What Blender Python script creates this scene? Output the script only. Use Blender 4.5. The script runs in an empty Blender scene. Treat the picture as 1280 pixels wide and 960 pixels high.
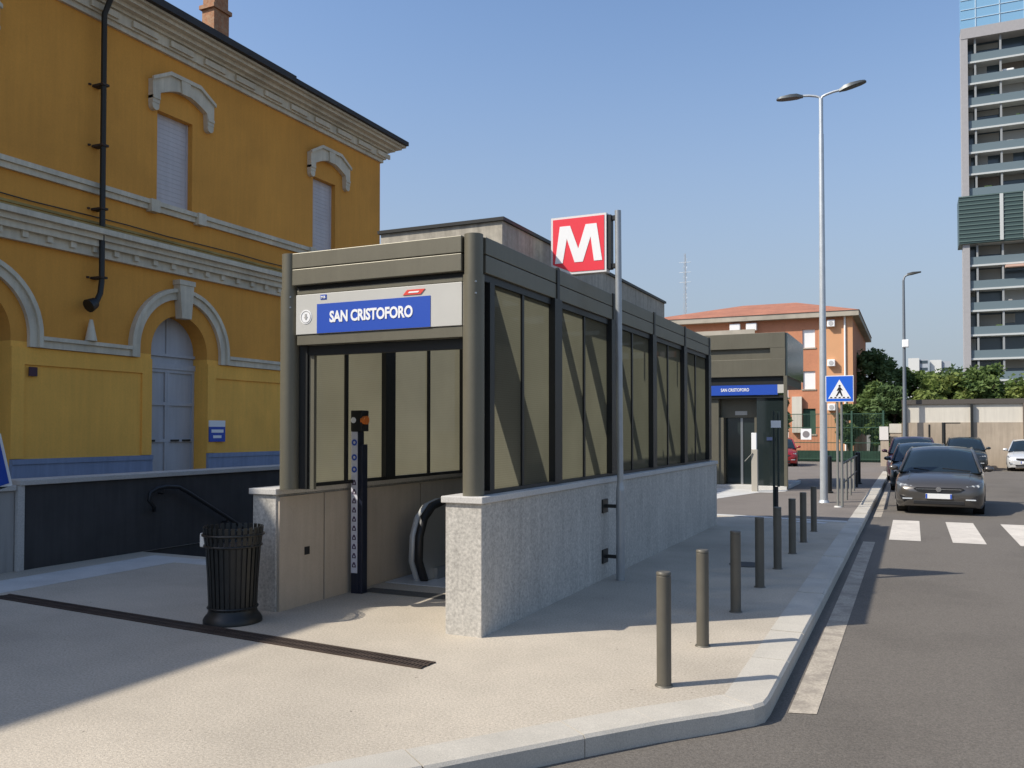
import bpy, bmesh, math, random
from mathutils import Vector, Matrix
from mathutils.geometry import tessellate_polygon
R = math.radians
random.seed(7)
scene = bpy.context.scene
COL = scene.collection

# ------------------------------------------------------------------ camera, sky, sun, exposure
cd = bpy.data.cameras.new("camera")
cam = bpy.data.objects.new("camera", cd); COL.objects.link(cam)
cam.location = (0, 0, 1.75)
cam.rotation_euler = (R(90 + 1.229), 0, R(25.0))
cd.sensor_width = 36; cd.lens = 1072 / 1280 * 36
cd.shift_y = 35 / 1280
cd.clip_start = .05; cd.clip_end = 3000
scene.camera = cam

SUN_EL, SUN_AZ = 43.0, 230.5          # degrees; azimuth clockwise from +Y
w = bpy.data.worlds.new("World"); scene.world = w; w.use_nodes = True
nt = w.node_tree; nt.nodes.clear()
sky = nt.nodes.new('ShaderNodeTexSky'); sky.sky_type = 'NISHITA'; sky.sun_disc = False
sky.sun_elevation = R(SUN_EL); sky.sun_rotation = R(SUN_AZ)
sky.air_density = 1.0; sky.dust_density = 1.3; sky.ozone_density = 3.2; sky.altitude = 100
bg = nt.nodes.new('ShaderNodeBackground'); bg.inputs['Strength'].default_value = .147
wo = nt.nodes.new('ShaderNodeOutputWorld')
tcw = nt.nodes.new('ShaderNodeTexCoord'); sep = nt.nodes.new('ShaderNodeSeparateXYZ'); nt.links.new(tcw.outputs['Generated'], sep.inputs[0])
hz = nt.nodes.new('ShaderNodeMapRange'); hz.interpolation_type = 'SMOOTHSTEP'
hz.inputs['From Min'].default_value = -.02; hz.inputs['From Max'].default_value = .50; hz.inputs['To Min'].default_value = .96; hz.inputs['To Max'].default_value = .0
nt.links.new(sep.outputs['Z'], hz.inputs['Value'])
hm = nt.nodes.new('ShaderNodeMix'); hm.data_type = 'RGBA'; nt.links.new(hz.outputs[0], hm.inputs['Factor'])
nt.links.new(sky.outputs[0], hm.inputs['A']); hm.inputs['B'].default_value = (1.95, 2.22, 2.56, 1)      # summer haze low over the horizon
nt.links.new(hm.outputs['Result'], bg.inputs['Color']); nt.links.new(bg.outputs[0], wo.inputs['Surface'])
sd = bpy.data.lights.new("sun", 'SUN'); sd.energy = 4.1; sd.angle = R(.53); sd.color = (1, .93, .82)
so = bpy.data.objects.new("sun", sd); COL.objects.link(so)
sv = Vector((math.sin(R(SUN_AZ)) * math.cos(R(SUN_EL)), math.cos(R(SUN_AZ)) * math.cos(R(SUN_EL)), math.sin(R(SUN_EL))))
so.rotation_euler = sv.to_track_quat('Z', 'Y').to_euler(); so.location = (-20, -20, 30)
vs = scene.view_settings
vs.view_transform = 'Standard'; vs.look = 'None'; vs.gamma = 1; vs.use_curve_mapping = False
vs.exposure = 0.4
scene.render.engine = 'CYCLES'
scene.cycles.max_bounces = 8; scene.cycles.transparent_max_bounces = 16
scene.cycles.use_denoising = True

# ------------------------------------------------------------------ materials
MATS = {}
def mat(name, col, rough=.7, metal=0., var=.0, vscale=3., fine=0., fscale=60., bump=0., bscale=80., streak=0., spec=.5,
        blobs=0., bcol=None, trans=0., coat=0., crack=0., speck=0., spscale=6., stain=0., stscale=.6):
    """base colour with large soft variation, fine grain, vertical streaks, stains and dark specks"""
    if name in MATS: return MATS[name]
    m = bpy.data.materials.new(name); m.use_nodes = True; MATS[name] = m
    n, l = m.node_tree.nodes, m.node_tree.links
    b = n['Principled BSDF']
    b.inputs['Roughness'].default_value = rough; b.inputs['Metallic'].default_value = metal
    b.inputs['Specular IOR Level'].default_value = spec
    if coat: b.inputs['Coat Weight'].default_value = coat; b.inputs['Coat Roughness'].default_value = .05
    if trans: b.inputs['Transmission Weight'].default_value = trans
    geo = n.new('ShaderNodeTexCoord')
    src = geo.outputs['Object']
    rgb = n.new('ShaderNodeRGB'); rgb.outputs[0].default_value = (*col, 1); cur = rgb.outputs[0]
    def noise(scale, detail=3, vec=None, rough_=.6):
        t = n.new('ShaderNodeTexNoise'); t.inputs['Scale'].default_value = scale; t.inputs['Detail'].default_value = detail
        t.inputs['Roughness'].default_value = rough_
        l.new(vec or src, t.inputs['Vector']); return t.outputs[0]
    def scale_by(cur, fac, amt, lo=.3, hi=.7):
        r = n.new('ShaderNodeMapRange'); r.inputs['From Min'].default_value = lo; r.inputs['From Max'].default_value = hi
        r.inputs['To Min'].default_value = 1 - amt; r.inputs['To Max'].default_value = 1 + amt
        l.new(fac, r.inputs['Value'])
        v = n.new('ShaderNodeVectorMath'); v.operation = 'SCALE'
        l.new(cur, v.inputs[0]); l.new(r.outputs[0], v.inputs['Scale']); return v.outputs[0]
    def mixto(cur, fac, c2, amt):
        k = n.new('ShaderNodeMix'); k.data_type = 'RGBA'; k.clamp_factor = True
        mm = n.new('ShaderNodeMath'); mm.operation = 'MULTIPLY'; mm.inputs[1].default_value = amt
        l.new(fac, mm.inputs[0]); l.new(mm.outputs[0], k.inputs['Factor'])
        l.new(cur, k.inputs['A']); k.inputs['B'].default_value = (*c2, 1); return k.outputs['Result']
    if var: cur = scale_by(cur, noise(vscale, 5), var)
    if fine: cur = scale_by(cur, noise(fscale, 3, rough_=.75), fine)
    if streak:
        mp = n.new('ShaderNodeMapping'); mp.inputs['Scale'].default_value = (7, 7, .5); l.new(src, mp.inputs['Vector'])
        cur = scale_by(cur, noise(1.6, 4, mp.outputs[0]), streak)
    if stain:
        r = n.new('ShaderNodeMapRange'); r.inputs['From Min'].default_value = .5; r.inputs['From Max'].default_value = .68
        l.new(noise(stscale, 6), r.inputs['Value'])
        cur = mixto(cur, r.outputs[0], tuple(c * .55 for c in col), stain)
    if speck:
        vo = n.new('ShaderNodeTexVoronoi'); vo.inputs['Scale'].default_value = spscale; vo.inputs['Randomness'].default_value = 1
        dn = n.new('ShaderNodeTexNoise'); dn.inputs['Scale'].default_value = 22; l.new(src, dn.inputs['Vector'])
        dv = n.new('ShaderNodeVectorMath'); dv.operation = 'MULTIPLY_ADD'; l.new(dn.outputs['Color'], dv.inputs[0]); dv.inputs[1].default_value = (.06, .06, .06); l.new(src, dv.inputs[2])
        l.new(dv.outputs[0], vo.inputs['Vector'])
        lt = n.new('ShaderNodeMath'); lt.operation = 'LESS_THAN'; lt.inputs[1].default_value = .042
        l.new(vo.outputs['Distance'], lt.inputs[0])
        cur = mixto(cur, lt.outputs[0], tuple(c * .3 for c in col), speck)
    if crack:
        dn = n.new('ShaderNodeTexNoise'); dn.inputs['Scale'].default_value = 2.2; dn.inputs['Detail'].default_value = 5; l.new(src, dn.inputs['Vector'])
        dv = n.new('ShaderNodeVectorMath'); dv.operation = 'MULTIPLY_ADD'; l.new(dn.outputs['Color'], dv.inputs[0]); dv.inputs[1].default_value = (.55, .55, .55); l.new(src, dv.inputs[2])
        vo = n.new('ShaderNodeTexVoronoi'); vo.feature = 'DISTANCE_TO_EDGE'; vo.inputs['Scale'].default_value = .33; l.new(dv.outputs[0], vo.inputs['Vector'])
        ml = n.new('ShaderNodeMapRange'); ml.inputs['From Min'].default_value = .002; ml.inputs['From Max'].default_value = .007; ml.inputs['To Min'].default_value = 1; ml.inputs['To Max'].default_value = 0
        l.new(vo.outputs['Distance'], ml.inputs['Value'])
        ms_ = n.new('ShaderNodeMapRange'); ms_.inputs['From Min'].default_value = .46; ms_.inputs['From Max'].default_value = .54; l.new(noise(.28, 2), ms_.inputs['Value'])
        mm = n.new('ShaderNodeMath'); mm.operation = 'MULTIPLY'; l.new(ml.outputs[0], mm.inputs[0]); l.new(ms_.outputs[0], mm.inputs[1])
        cur = mixto(cur, mm.outputs[0], tuple(c * .35 for c in col), crack)
    if blobs:
        r = n.new('ShaderNodeMapRange'); r.inputs['From Min'].default_value = .48; r.inputs['From Max'].default_value = .6
        l.new(noise(vscale * 2.3, 5), r.inputs['Value'])
        cur = mixto(cur, r.outputs[0], bcol, blobs)
    l.new(cur, b.inputs['Base Color'])
    if bump:
        bn = n.new('ShaderNodeBump'); bn.inputs['Strength'].default_value = bump; bn.inputs['Distance'].default_value = .01
        l.new(noise(bscale, 4), bn.inputs['Height']); l.new(bn.outputs[0], b.inputs['Normal'])
    return m

PAVE = mat('exposed_aggregate', (.448, .394, .316), .9, var=.15, vscale=.55, fine=.28, fscale=60, bump=.4, bscale=110, speck=.7, spscale=4.4, stain=.22, stscale=.9, spec=.25)
STRIP = mat('pale_stone', (.52, .51, .48), .85, var=.1, vscale=2, fine=.12, bump=.2)
KERB = mat('kerb_granite', (.47, .435, .37), .85, var=.12, vscale=1.5, fine=.2, fscale=120, bump=.25, bscale=120, stain=.2)
ASPH = mat('asphalt', (.140, .124, .105), .9, crack=.0, var=.18, vscale=.5, fine=.34, fscale=70, bump=.5, bscale=120, stain=.25, stscale=.5, spec=.3)
ASPH2 = mat('footway_asphalt', (.185, .162, .142), .9, var=.14, vscale=.6, fine=.2, fscale=80, bump=.4, bscale=120, stain=.2, spec=.3)
GROUND = mat('far_ground', (.16, .15, .12), .95, var=.2, vscale=.1)
PAINT = mat('worn_road_paint', (.58, .53, .46), .85, var=.08, vscale=2, fine=.18, fscale=60, blobs=.25, bcol=(.34, .30, .26), bump=.3)
LINE = mat('worn_edge_paint', (.39, .34, .27), .9, var=.16, vscale=2.2, fine=.28, fscale=50, blobs=.6, bcol=(.22, .19, .155), bump=.3, stain=.3, stscale=1.5)
GRANITE = mat('granite', (.45, .425, .378), .75, var=.10, vscale=1.2, fine=.30, fscale=38, streak=.11, bump=.1, stain=.10, stscale=1.4)
COPING = mat('granite_coping', (.51, .49, .455), .7, var=.06, vscale=3, fine=.18, fscale=60)
RENDER = mat('beige_render', (.46, .39, .305), .85, var=.08, vscale=1.4, fine=.05, streak=.06)
METAL = mat('olive_metal', (.145, .134, .098), .45, metal=.3, var=.06, vscale=2, fine=.04, streak=.05)
METALD = mat('dark_metal', (.022, .023, .022), .45, metal=.3)
METALS = mat('steel', (.45, .46, .46), .35, metal=.9)
GALV = mat('galvanised', (.50, .53, .55), .45, metal=.5, var=.08, vscale=5)
BLACK = mat('black_rubber', (.012, .012, .013), .5)
SIGNPAN = mat('sign_panel', (.50, .49, .45), .5, var=.03)
BLUE = mat('sign_blue', (.018, .075, .42), .4)
BLUE2 = mat('traffic_blue', (.015, .12, .62), .35)
WHITE = mat('white_paint', (.82, .82, .81), .5)
RED = mat('sign_red', (.78, .035, .055), .4)
REDL = mat('logo_red', (.70, .07, .05), .4)
NAVY = mat('totem_navy', (.010, .014, .030), .35)
ORANGE_L = mat('orange_lens', (.72, .18, .03), .3)
BOLL = mat('bollard_paint', (.115, .105, .083), .5, metal=.2, var=.08, vscale=6, streak=.08)
BIN = mat('bin_paint', (.018, .019, .018), .42, metal=.2, var=.2, vscale=12)
STONEC = mat('travertine_cladding', (.40, .365, .30), .85, var=.12, vscale=1.2, fine=.15, fscale=14, streak=.22, stain=.2)
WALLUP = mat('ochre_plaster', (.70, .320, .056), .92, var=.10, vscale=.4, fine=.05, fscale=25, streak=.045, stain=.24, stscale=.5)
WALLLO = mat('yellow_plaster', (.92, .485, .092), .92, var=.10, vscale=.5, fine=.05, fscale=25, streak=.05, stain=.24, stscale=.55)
CREAM = mat('cream_stucco', (.63, .56, .43), .9, var=.10, vscale=1.4, fine=.06, streak=.10, stain=.35, stscale=1.1)
BASEB = mat('blue_grey_plinth', (.235, .285, .40), .9, var=.1, vscale=1, streak=.1)
SHUT = mat('grey_shutter', (.55, .52, .52), .7, var=.05, vscale=2, streak=.05)
DOORM = mat('grey_door_paint', (.44, .45, .47), .65, var=.05, vscale=2, streak=.06)
ROOFD = mat('dark_gutter', (.030, .027, .026), .7, var=.2)
BRICK = mat('chimney_brick', (.36, .17, .085), .9, var=.2, vscale=4, fine=.2, fscale=20, blobs=.4, bcol=(.42, .32, .2))
BLACKW = mat('anthracite_cladding', (.062, .060, .060), .8, var=.12, vscale=2, streak=.12, spec=.25)
GREYW = mat('grey_concrete', (.34, .33, .31), .9, var=.12, vscale=1.2, streak=.15, stain=.3)
TILE = mat('roof_tile', (.36, .145, .085), .9, var=.18, vscale=.9, fine=.2, fscale=7, stain=.25)
BRICKO = mat('orange_render', (.52, .225, .125), .9, var=.08, vscale=.5, fine=.08, fscale=6)
BRICKL = mat('pale_orange_render', (.62, .33, .17), .9, var=.06, vscale=.5)
GUTTER = mat('concrete_gutter', (.42, .38, .31), .9, var=.15, vscale=.8, stain=.4)
WALLB = mat('beige_block', (.40, .33, .25), .9, var=.12, vscale=.8, streak=.1, stain=.3)
WALLW = mat('pale_panel', (.60, .56, .48), .85, var=.05, vscale=.8, streak=.06)
GREENF = mat('green_mesh', (.028, .075, .048), .7, var=.2, vscale=.8)
TOWERC = mat('tower_stone', (.34, .33, .335), .85, var=.05)
TOWERS = mat('tower_slab', (.50, .52, .51), .8, var=.04, vscale=.3)
TOWERG = mat('tower_dark_glass', (.055, .078, .095), .15, spec=.6)
TOWERB = mat('tower_blind', (.25, .24, .21), .8)
TOWERR = mat('balcony_glass', (.14, .185, .205), .35, spec=.4)
CROWN = mat('crown_glass', (.20, .38, .55), .1, spec=.8)
LOUVRE = mat('green_louvre', (.045, .075, .07), .4)
GLASSD = mat('dark_glass', (.018, .026, .026), .06, spec=.6)
FARW = mat('far_block_pale', (.60, .60, .58), .9)
FARG = mat('far_block_grey', (.36, .39, .43), .9)
TRUNK = mat('bark', (.07, .05, .035), .95, var=.2, vscale=3)
TYRE = mat('tyre', (.014, .014, .014), .8)
CHROME = mat('chrome', (.7, .7, .7), .15, metal=1)
LENS = mat('headlight_glass', (.55, .58, .60), .12, spec=.8, coat=.6)
CARGL = mat('car_glass', (.012, .020, .026), .04, spec=.7)
PLATE = mat('plate_white', (.72, .72, .70), .45)
TACT = mat('tactile_paving', (.085, .08, .07), .85, fine=.3, fscale=50)
RUST = mat('rusty_iron', (.060, .042, .032), .75, metal=.3, var=.25, vscale=4, fine=.2)

def glass_mat(name, col, alpha):
    m = bpy.data.materials.new(name); m.use_nodes = True
    n, l = m.node_tree.nodes, m.node_tree.links
    b = n['Principled BSDF']; b.inputs['Base Color'].default_value = (*col, 1); b.inputs['Roughness'].default_value = .04
    t = n.new('ShaderNodeBsdfTransparent'); t.inputs[0].default_value = (.93, .96, .95, 1)
    mx = n.new('ShaderNodeMixShader'); mx.inputs[0].default_value = alpha
    l.new(t.outputs[0], mx.inputs[1]); l.new(b.outputs[0], mx.inputs[2]); l.new(mx.outputs[0], n['Material Output'].inputs['Surface'])
    return m
ROOFGLASS = glass_mat('roof_glass', (.05, .06, .06), .24)
LIFTGLASS = glass_mat('lift_glass', (.015, .03, .028), .62)
def mesh_panel_mat(name, dcol, tcol, through):
    """fine perforated metal sheet: reflects a little, lets sunlight glow through"""
    m = bpy.data.materials.new(name); m.use_nodes = True
    n, l = m.node_tree.nodes, m.node_tree.links
    n.remove(n['Principled BSDF'])
    d = n.new('ShaderNodeBsdfDiffuse'); t = n.new('ShaderNodeBsdfTranslucent')
    tc = n.new('ShaderNodeTexCoord')                       # fine woven ribs and a little dirt
    wv = n.new('ShaderNodeTexWave'); wv.bands_direction = 'Z'; wv.inputs['Scale'].default_value = 15; wv.inputs['Distortion'].default_value = .3; l.new(tc.outputs['Object'], wv.inputs['Vector'])
    nz = n.new('ShaderNodeTexNoise'); nz.inputs['Scale'].default_value = 1.3; nz.inputs['Detail'].default_value = 5; l.new(tc.outputs['Object'], nz.inputs['Vector'])
    k1 = n.new('ShaderNodeMapRange'); k1.inputs['To Min'].default_value = .94; k1.inputs['To Max'].default_value = 1.05; l.new(wv.outputs['Fac'], k1.inputs['Value'])
    k2 = n.new('ShaderNodeMapRange'); k2.inputs['From Min'].default_value = .3; k2.inputs['From Max'].default_value = .7; k2.inputs['To Min'].default_value = .88; k2.inputs['To Max'].default_value = 1.1; l.new(nz.outputs[0], k2.inputs['Value'])
    kk = n.new('ShaderNodeMath'); kk.operation = 'MULTIPLY'; l.new(k1.outputs[0], kk.inputs[0]); l.new(k2.outputs[0], kk.inputs[1])
    for sh, c in ((d, dcol), (t, tcol)):
        vm = n.new('ShaderNodeVectorMath'); vm.operation = 'SCALE'; vm.inputs[0].default_value = c; l.new(kk.outputs[0], vm.inputs['Scale']); l.new(vm.outputs[0], sh.inputs[0])
    p = n.new('ShaderNodeBsdfTransparent')
    a = n.new('ShaderNodeAddShader'); l.new(d.outputs[0], a.inputs[0]); l.new(t.outputs[0], a.inputs[1])
    mx = n.new('ShaderNodeMixShader'); mx.inputs[0].default_value = through
    l.new(a.outputs[0], mx.inputs[1]); l.new(p.outputs[0], mx.inputs[2]); l.new(mx.outputs[0], n['Material Output'].inputs['Surface'])
    return m
PANEL = mesh_panel_mat('perforated_panel', (.054, .053, .041), (.128, .124, .090), .03)
def leaf_mat(name, c1, c2):
    m = bpy.data.materials.new(name); m.use_nodes = True
    n, l = m.node_tree.nodes, m.node_tree.links
    b = n['Principled BSDF']; b.inputs['Roughness'].default_value = .7; b.inputs['Specular IOR Level'].default_value = .25
    g = n.new('ShaderNodeTexCoord'); t = n.new('ShaderNodeTexNoise'); t.inputs['Scale'].default_value = .9; t.inputs['Detail'].default_value = 4
    l.new(g.outputs['Object'], t.inputs['Vector'])
    r = n.new('ShaderNodeValToRGB'); r.color_ramp.elements[0].position = .35; r.color_ramp.elements[1].position = .65
    r.color_ramp.elements[0].color = (*c1, 1); r.color_ramp.elements[1].color = (*c2, 1)
    l.new(t.outputs[0], r.inputs[0]); l.new(r.outputs[0], b.inputs['Base Color'])
    tr = n.new('ShaderNodeBsdfTranslucent'); l.new(r.outputs[0], tr.inputs[0])
    mx = n.new('ShaderNodeMixShader'); mx.inputs[0].default_value = .3
    l.new(b.outputs[0], mx.inputs[1]); l.new(tr.outputs[0], mx.inputs[2]); l.new(mx.outputs[0], n['Material Output'].inputs['Surface'])
    return m
LEAF_D = leaf_mat('dark_leaf', (.065, .115, .045), (.13, .19, .07))
LEAF_M = leaf_mat('mid_leaf', (.085, .14, .042), (.155, .215, .065))
LEAF_Y = leaf_mat('yellow_leaf', (.12, .175, .04), (.21, .25, .07))
def car_paint(name, col):
    return mat(name, col, .28, metal=.45, coat=.8)

# ------------------------------------------------------------------ mesh helpers
class MB:
    def __init__(s): s.v = []; s.f = []; s.sm = []
    def add(s, vs, fs, smooth=False):
        o = len(s.v); s.v += [Vector(p) for p in vs]
        for f in fs: s.f.append([i + o for i in f]); s.sm.append(smooth)
    def frombm(s, bm, smooth=False):
        bm.verts.index_update(); s.add([v.co.copy() for v in bm.verts], [[v.index for v in f.verts] for f in bm.faces], smooth); bm.free(); return s
    def box(s, x0, x1, y0, y1, z0, z1, bev=0.):
        if bev:
            bm = bmesh.new(); bmesh.ops.create_cube(bm, size=1)
            for v in bm.verts: v.co = Vector(((x0 + x1) / 2 + v.co.x * (x1 - x0), (y0 + y1) / 2 + v.co.y * (y1 - y0), (z0 + z1) / 2 + v.co.z * (z1 - z0)))
            bmesh.ops.bevel(bm, geom=bm.edges[:], offset=bev, segments=2, profile=.5, affect='EDGES')
            return s.frombm(bm)
        vs = [(x, y, z) for z in (z0, z1) for y in (y0, y1) for x in (x0, x1)]
        s.add(vs, [(0, 2, 3, 1), (4, 5, 7, 6), (0, 1, 5, 4), (2, 6, 7, 3), (0, 4, 6, 2), (1, 3, 7, 5)]); return s
    def prism(s, pts, fn, t0, t1, holes=(), smooth_sides=False):
        """polygon pts (2D, with holes), mapped by fn(u,v,t) -> 3D, extruded from t0 to t1"""
        loops = [list(pts)] + [list(h) for h in holes]
        tri = tessellate_polygon([[Vector((p[0], p[1], 0)) for p in L] for L in loops])
        flat = [p for L in loops for p in L]; n = len(flat)
        area = sum(flat[i][0] * flat[(i + 1) % len(pts)][1] - flat[(i + 1) % len(pts)][0] * flat[i][1] for i in range(len(pts)))
        vs = [fn(u, v, t0) for u, v in flat] + [fn(u, v, t1) for u, v in flat]
        fs = [tuple(t) for t in tri] + [tuple(n + i for i in reversed(t)) for t in tri]
        s.add(vs, fs)
        o = 0; sf = []
        for L in loops:
            k = len(L)
            for i in range(k): a, b = o + i, o + (i + 1) % k; sf.append((a, b, n + b, n + a))
            o += k
        s.add(vs, sf, smooth_sides); return s
    def cyl(s, p0, p1, r0, r1=None, n=20, cap=True):
        r1 = r0 if r1 is None else r1
        p0, p1 = Vector(p0), Vector(p1); d = (p1 - p0).normalized()
        u = d.orthogonal().normalized(); v = d.cross(u)
        ring = lambda c, r: [c + (u * math.cos(2 * math.pi * i / n) + v * math.sin(2 * math.pi * i / n)) * r for i in range(n)]
        vs = ring(p0, r0) + ring(p1, r1)
        s.add(vs, [(i, (i + 1) % n, n + (i + 1) % n, n + i) for i in range(n)], True)
        if cap: s.add(vs, [tuple(reversed(range(n))), tuple(range(n, 2 * n))])
        return s
    def tube(s, path, r, n=8, closed=False):
        pts = [Vector(p) for p in path]; m = len(pts); rings = []
        rr = r if isinstance(r, (list, tuple)) else [r] * m
        prev = None
        for i, p in enumerate(pts):
            if closed: d = pts[(i + 1) % m] - pts[i - 1]
            else: d = pts[min(i + 1, m - 1)] - pts[max(i - 1, 0)]
            d.normalize()
            u = d.orthogonal().normalized() if prev is None else (prev - d * prev.dot(d)).normalized()
            prev = u; v = d.cross(u)
            rings.append([p + (u * math.cos(2 * math.pi * k / n) + v * math.sin(2 * math.pi * k / n)) * rr[i] for k in range(n)])
        vs = [q for g in rings for q in g]; fs = []
        for i in range(m if closed else m - 1):
            j = (i + 1) % m
            for k in range(n): fs.append((i * n + k, i * n + (k + 1) % n, j * n + (k + 1) % n, j * n + k))
        s.add(vs, fs, True)
        if not closed: s.add(vs, [tuple(reversed(range(n))), tuple(range((m - 1) * n, m * n))])
        return s
    def lathe(s, prof, c, n=28):
        vs = [(c[0] + r * math.cos(2 * math.pi * k / n), c[1] + r * math.sin(2 * math.pi * k / n), c[2] + z) for r, z in prof for k in range(n)]
        fs = [(i * n + k, i * n + (k + 1) % n, (i + 1) * n + (k + 1) % n, (i + 1) * n + k) for i in range(len(prof) - 1) for k in range(n)]
        s.add(vs, fs, True); return s
    def loft(s, rings, smooth=True, caps=True):
        n = len(rings[0]); vs = [p for g in rings for p in g]
        fs = [(i * n + k, i * n + (k + 1) % n, (i + 1) * n + (k + 1) % n, (i + 1) * n + k) for i in range(len(rings) - 1) for k in range(n)]
        s.add(vs, fs, smooth)
        if caps: s.add(vs, [tuple(reversed(range(n))), tuple(range((len(rings) - 1) * n, len(rings) * n))])
        return s
    def rot(s, M):
        s.v = [M @ p for p in s.v]; return s
    def build(s, name, m, parent=None, world=True, recalc=True):
        org = Vector((0, 0, 0))
        if world and parent is not None:
            p = parent
            while p is not None: org += p.location; p = p.parent
        me = bpy.data.meshes.new(name)
        me.from_pydata([tuple(p - org) for p in s.v], [], s.f)
        me.polygons.foreach_set('use_smooth', s.sm)
        me.materials.append(m)
        if recalc:
            bm = bmesh.new(); bm.from_mesh(me); bmesh.ops.remove_doubles(bm, verts=bm.verts, dist=1e-5)
            bmesh.ops.recalc_face_normals(bm, faces=bm.faces); bm.to_mesh(me); bm.free()
            if any(s.sm):
                try: me.set_sharp_from_angle(angle=R(40))
                except Exception: pass
        me.update()
        o = bpy.data.objects.new(name, me); COL.objects.link(o)
        if parent is not None: o.parent = parent
        return o
def build_split(mb, name, m, parent):
    """separate loose pieces become parts of their own"""
    par = list(range(len(mb.v)))
    def find(i):
        while par[i] != i: par[i] = par[par[i]]; i = par[i]
        return i
    key = {}
    for i, p in enumerate(mb.v):
        k = (round(p.x, 4), round(p.y, 4), round(p.z, 4))
        if k in key: par[find(i)] = find(key[k])
        else: key[k] = i
    for f in mb.f:
        for i in f[1:]: par[find(i)] = find(f[0])
    groups = {}
    for f, sm in zip(mb.f, mb.sm): groups.setdefault(find(f[0]), []).append((f, sm))
    out = []
    for g in groups.values():
        q = MB(); ids = sorted({i for f, _ in g for i in f}); mp = {i: k for k, i in enumerate(ids)}
        q.v = [mb.v[i] for i in ids]; q.f = [[mp[i] for i in f] for f, _ in g]; q.sm = [sm for _, sm in g]
        out.append(q.build(name, m, parent))
    return out
def thing(name, label, cat, loc=(0, 0, 0), group=None, rz=0):
    o = bpy.data.objects.new(name, None); COL.objects.link(o); o.location = loc; o.rotation_euler = (0, 0, rz); o.empty_display_size = .2
    return tag(o, label, cat, group)
def tag(o, label, cat, group=None):
    o['label'] = label; o['category'] = cat
    if group: o['group'] = group
    return o
def struct(o, kind='structure'):
    o['kind'] = kind; return o
def copy_thing(o, loc=None, parent=None):
    c = o.copy(); COL.objects.link(c)
    if parent is not None: c.parent = parent
    for ch in [x for x in COL.objects if x.parent == o]: copy_thing(ch, None, c)
    if loc is not None: c.location = loc
    return c
XZ = lambda u, v, t: (u, t, v)       # polygon in XZ, extruded along Y
YZ = lambda u, v, t: (t, u, v)       # polygon in YZ, extruded along X
XY = lambda u, v, t: (u, v, t)
def arc(cx, cy, r, a0, a1, n):
    return [(cx + r * math.cos(a0 + (a1 - a0) * i / n), cy + r * math.sin(a0 + (a1 - a0) * i / n)) for i in range(n + 1)]
def rect(u0, u1, v0, v1): return [(u0, v0), (u1, v0), (u1, v1), (u0, v1)]
def lettering(name, text, m, parent, u0, u1, v0, v1, place, thick=.004, bold=.018, spacing=1.0):
    """text fitted to the rectangle u0..u1 x v0..v1; place(u, v, t) puts it in the world"""
    cu = bpy.data.curves.new(name, 'FONT'); cu.body = text; cu.size = 1; cu.offset = bold; cu.extrude = .02; cu.resolution_u = 3
    cu.space_character = spacing
    to = bpy.data.objects.new(name, cu); COL.objects.link(to)
    dg = bpy.context.evaluated_depsgraph_get()
    me = bpy.data.meshes.new_from_object(to.evaluated_get(dg))
    xs = [v.co.x for v in me.vertices]; ys = [v.co.y for v in me.vertices]
    ax, bx, ay, by = min(xs), max(xs), min(ys), max(ys)
    mb = MB()
    vs = [place(u0 + (v.co.x - ax) / (bx - ax) * (u1 - u0), v0 + (v.co.y - ay) / (by - ay) * (v1 - v0), thick if v.co.z > 0 else 0) for v in me.vertices]
    mb.add(vs, [tuple(p.vertices) for p in me.polygons])
    bpy.data.objects.remove(to); bpy.data.curves.remove(cu); bpy.data.meshes.remove(me)
    return mb.build(name, m, parent)

# ------------------------------------------------------------------ ground, road, pavement
KOUT = [(-.86, 40), (-.86, 5.85), (-.87, 5.70), (-.92, 5.60), (-1.0, 5.51), (-1.12, 5.36), (-1.40, 5.05), (-1.71, 4.66), (-2.31, 3.87), (-3.1, 2.82), (-4.5, .95), (-7, -2.4), (-12, -9), (-24, -25)]
def offset(poly, d):
    out = []
    for i, p in enumerate(poly):
        a = Vector(poly[max(i - 1, 0)]); b = Vector(poly[min(i + 1, len(poly) - 1)])
        t = (b - a).normalized(); nrm = Vector((t.y, -t.x))     # right of travel (-Y) is -X
        out.append((p[0] + nrm.x * d, p[1] + nrm.y * d))
    return out
KIN = offset(KOUT, .28)
STAIR = (-10.08, -5.95, 9.0, 16.0); ESC = (-5.50, -3.72, 9.35, 15.4)
H1 = rect(STAIR[0], STAIR[1], STAIR[2], STAIR[3]); H2 = rect(ESC[0], ESC[1], ESC[2], ESC[3])
HB = rect(-10.1, -3.7, 8.98, 16.02)
def sheet(name, pts, z, m, holes=()):
    loops = [list(pts)] + [list(h) for h in holes]
    tri = tessellate_polygon([[Vector((p[0], p[1], 0)) for p in L] for L in loops])
    mb = MB(); mb.add([(p[0], p[1], z) for L in loops for p in L], [tuple(t) for t in tri])
    o = mb.build(name, m)
    me = o.data
    if me.polygons and me.polygons[0].normal.z < 0: me.flip_normals()
    return struct(o)
sheet('ground', [(-900, -200), (900, -200), (900, 1400), (-900, 1400)], -.16, GROUND, [HB])
sheet('road', [(-60, -60), (40, -60), (40, 49.2), (-1.2, 49.2), (-1.2, 6), (-4, 1.8), (-60, 1.8)], -.12, ASPH)
sheet('forecourt', [(-40, 40), (-1.2, 40), (-1.2, 53.9), (-40, 53.9)], -.116, ASPH2)
inner = [p for p in KIN]
pv_near = [(-1.14, 17.7)] + [p for p in inner[1:]] + [(-24.3, -25), (-24.3, 17.9), (-5.9, 17.9), (-3.3, 17.75), (-2.0, 17.5)]
sheet('pavement', pv_near, 0, PAVE, [H1, H2])
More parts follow.
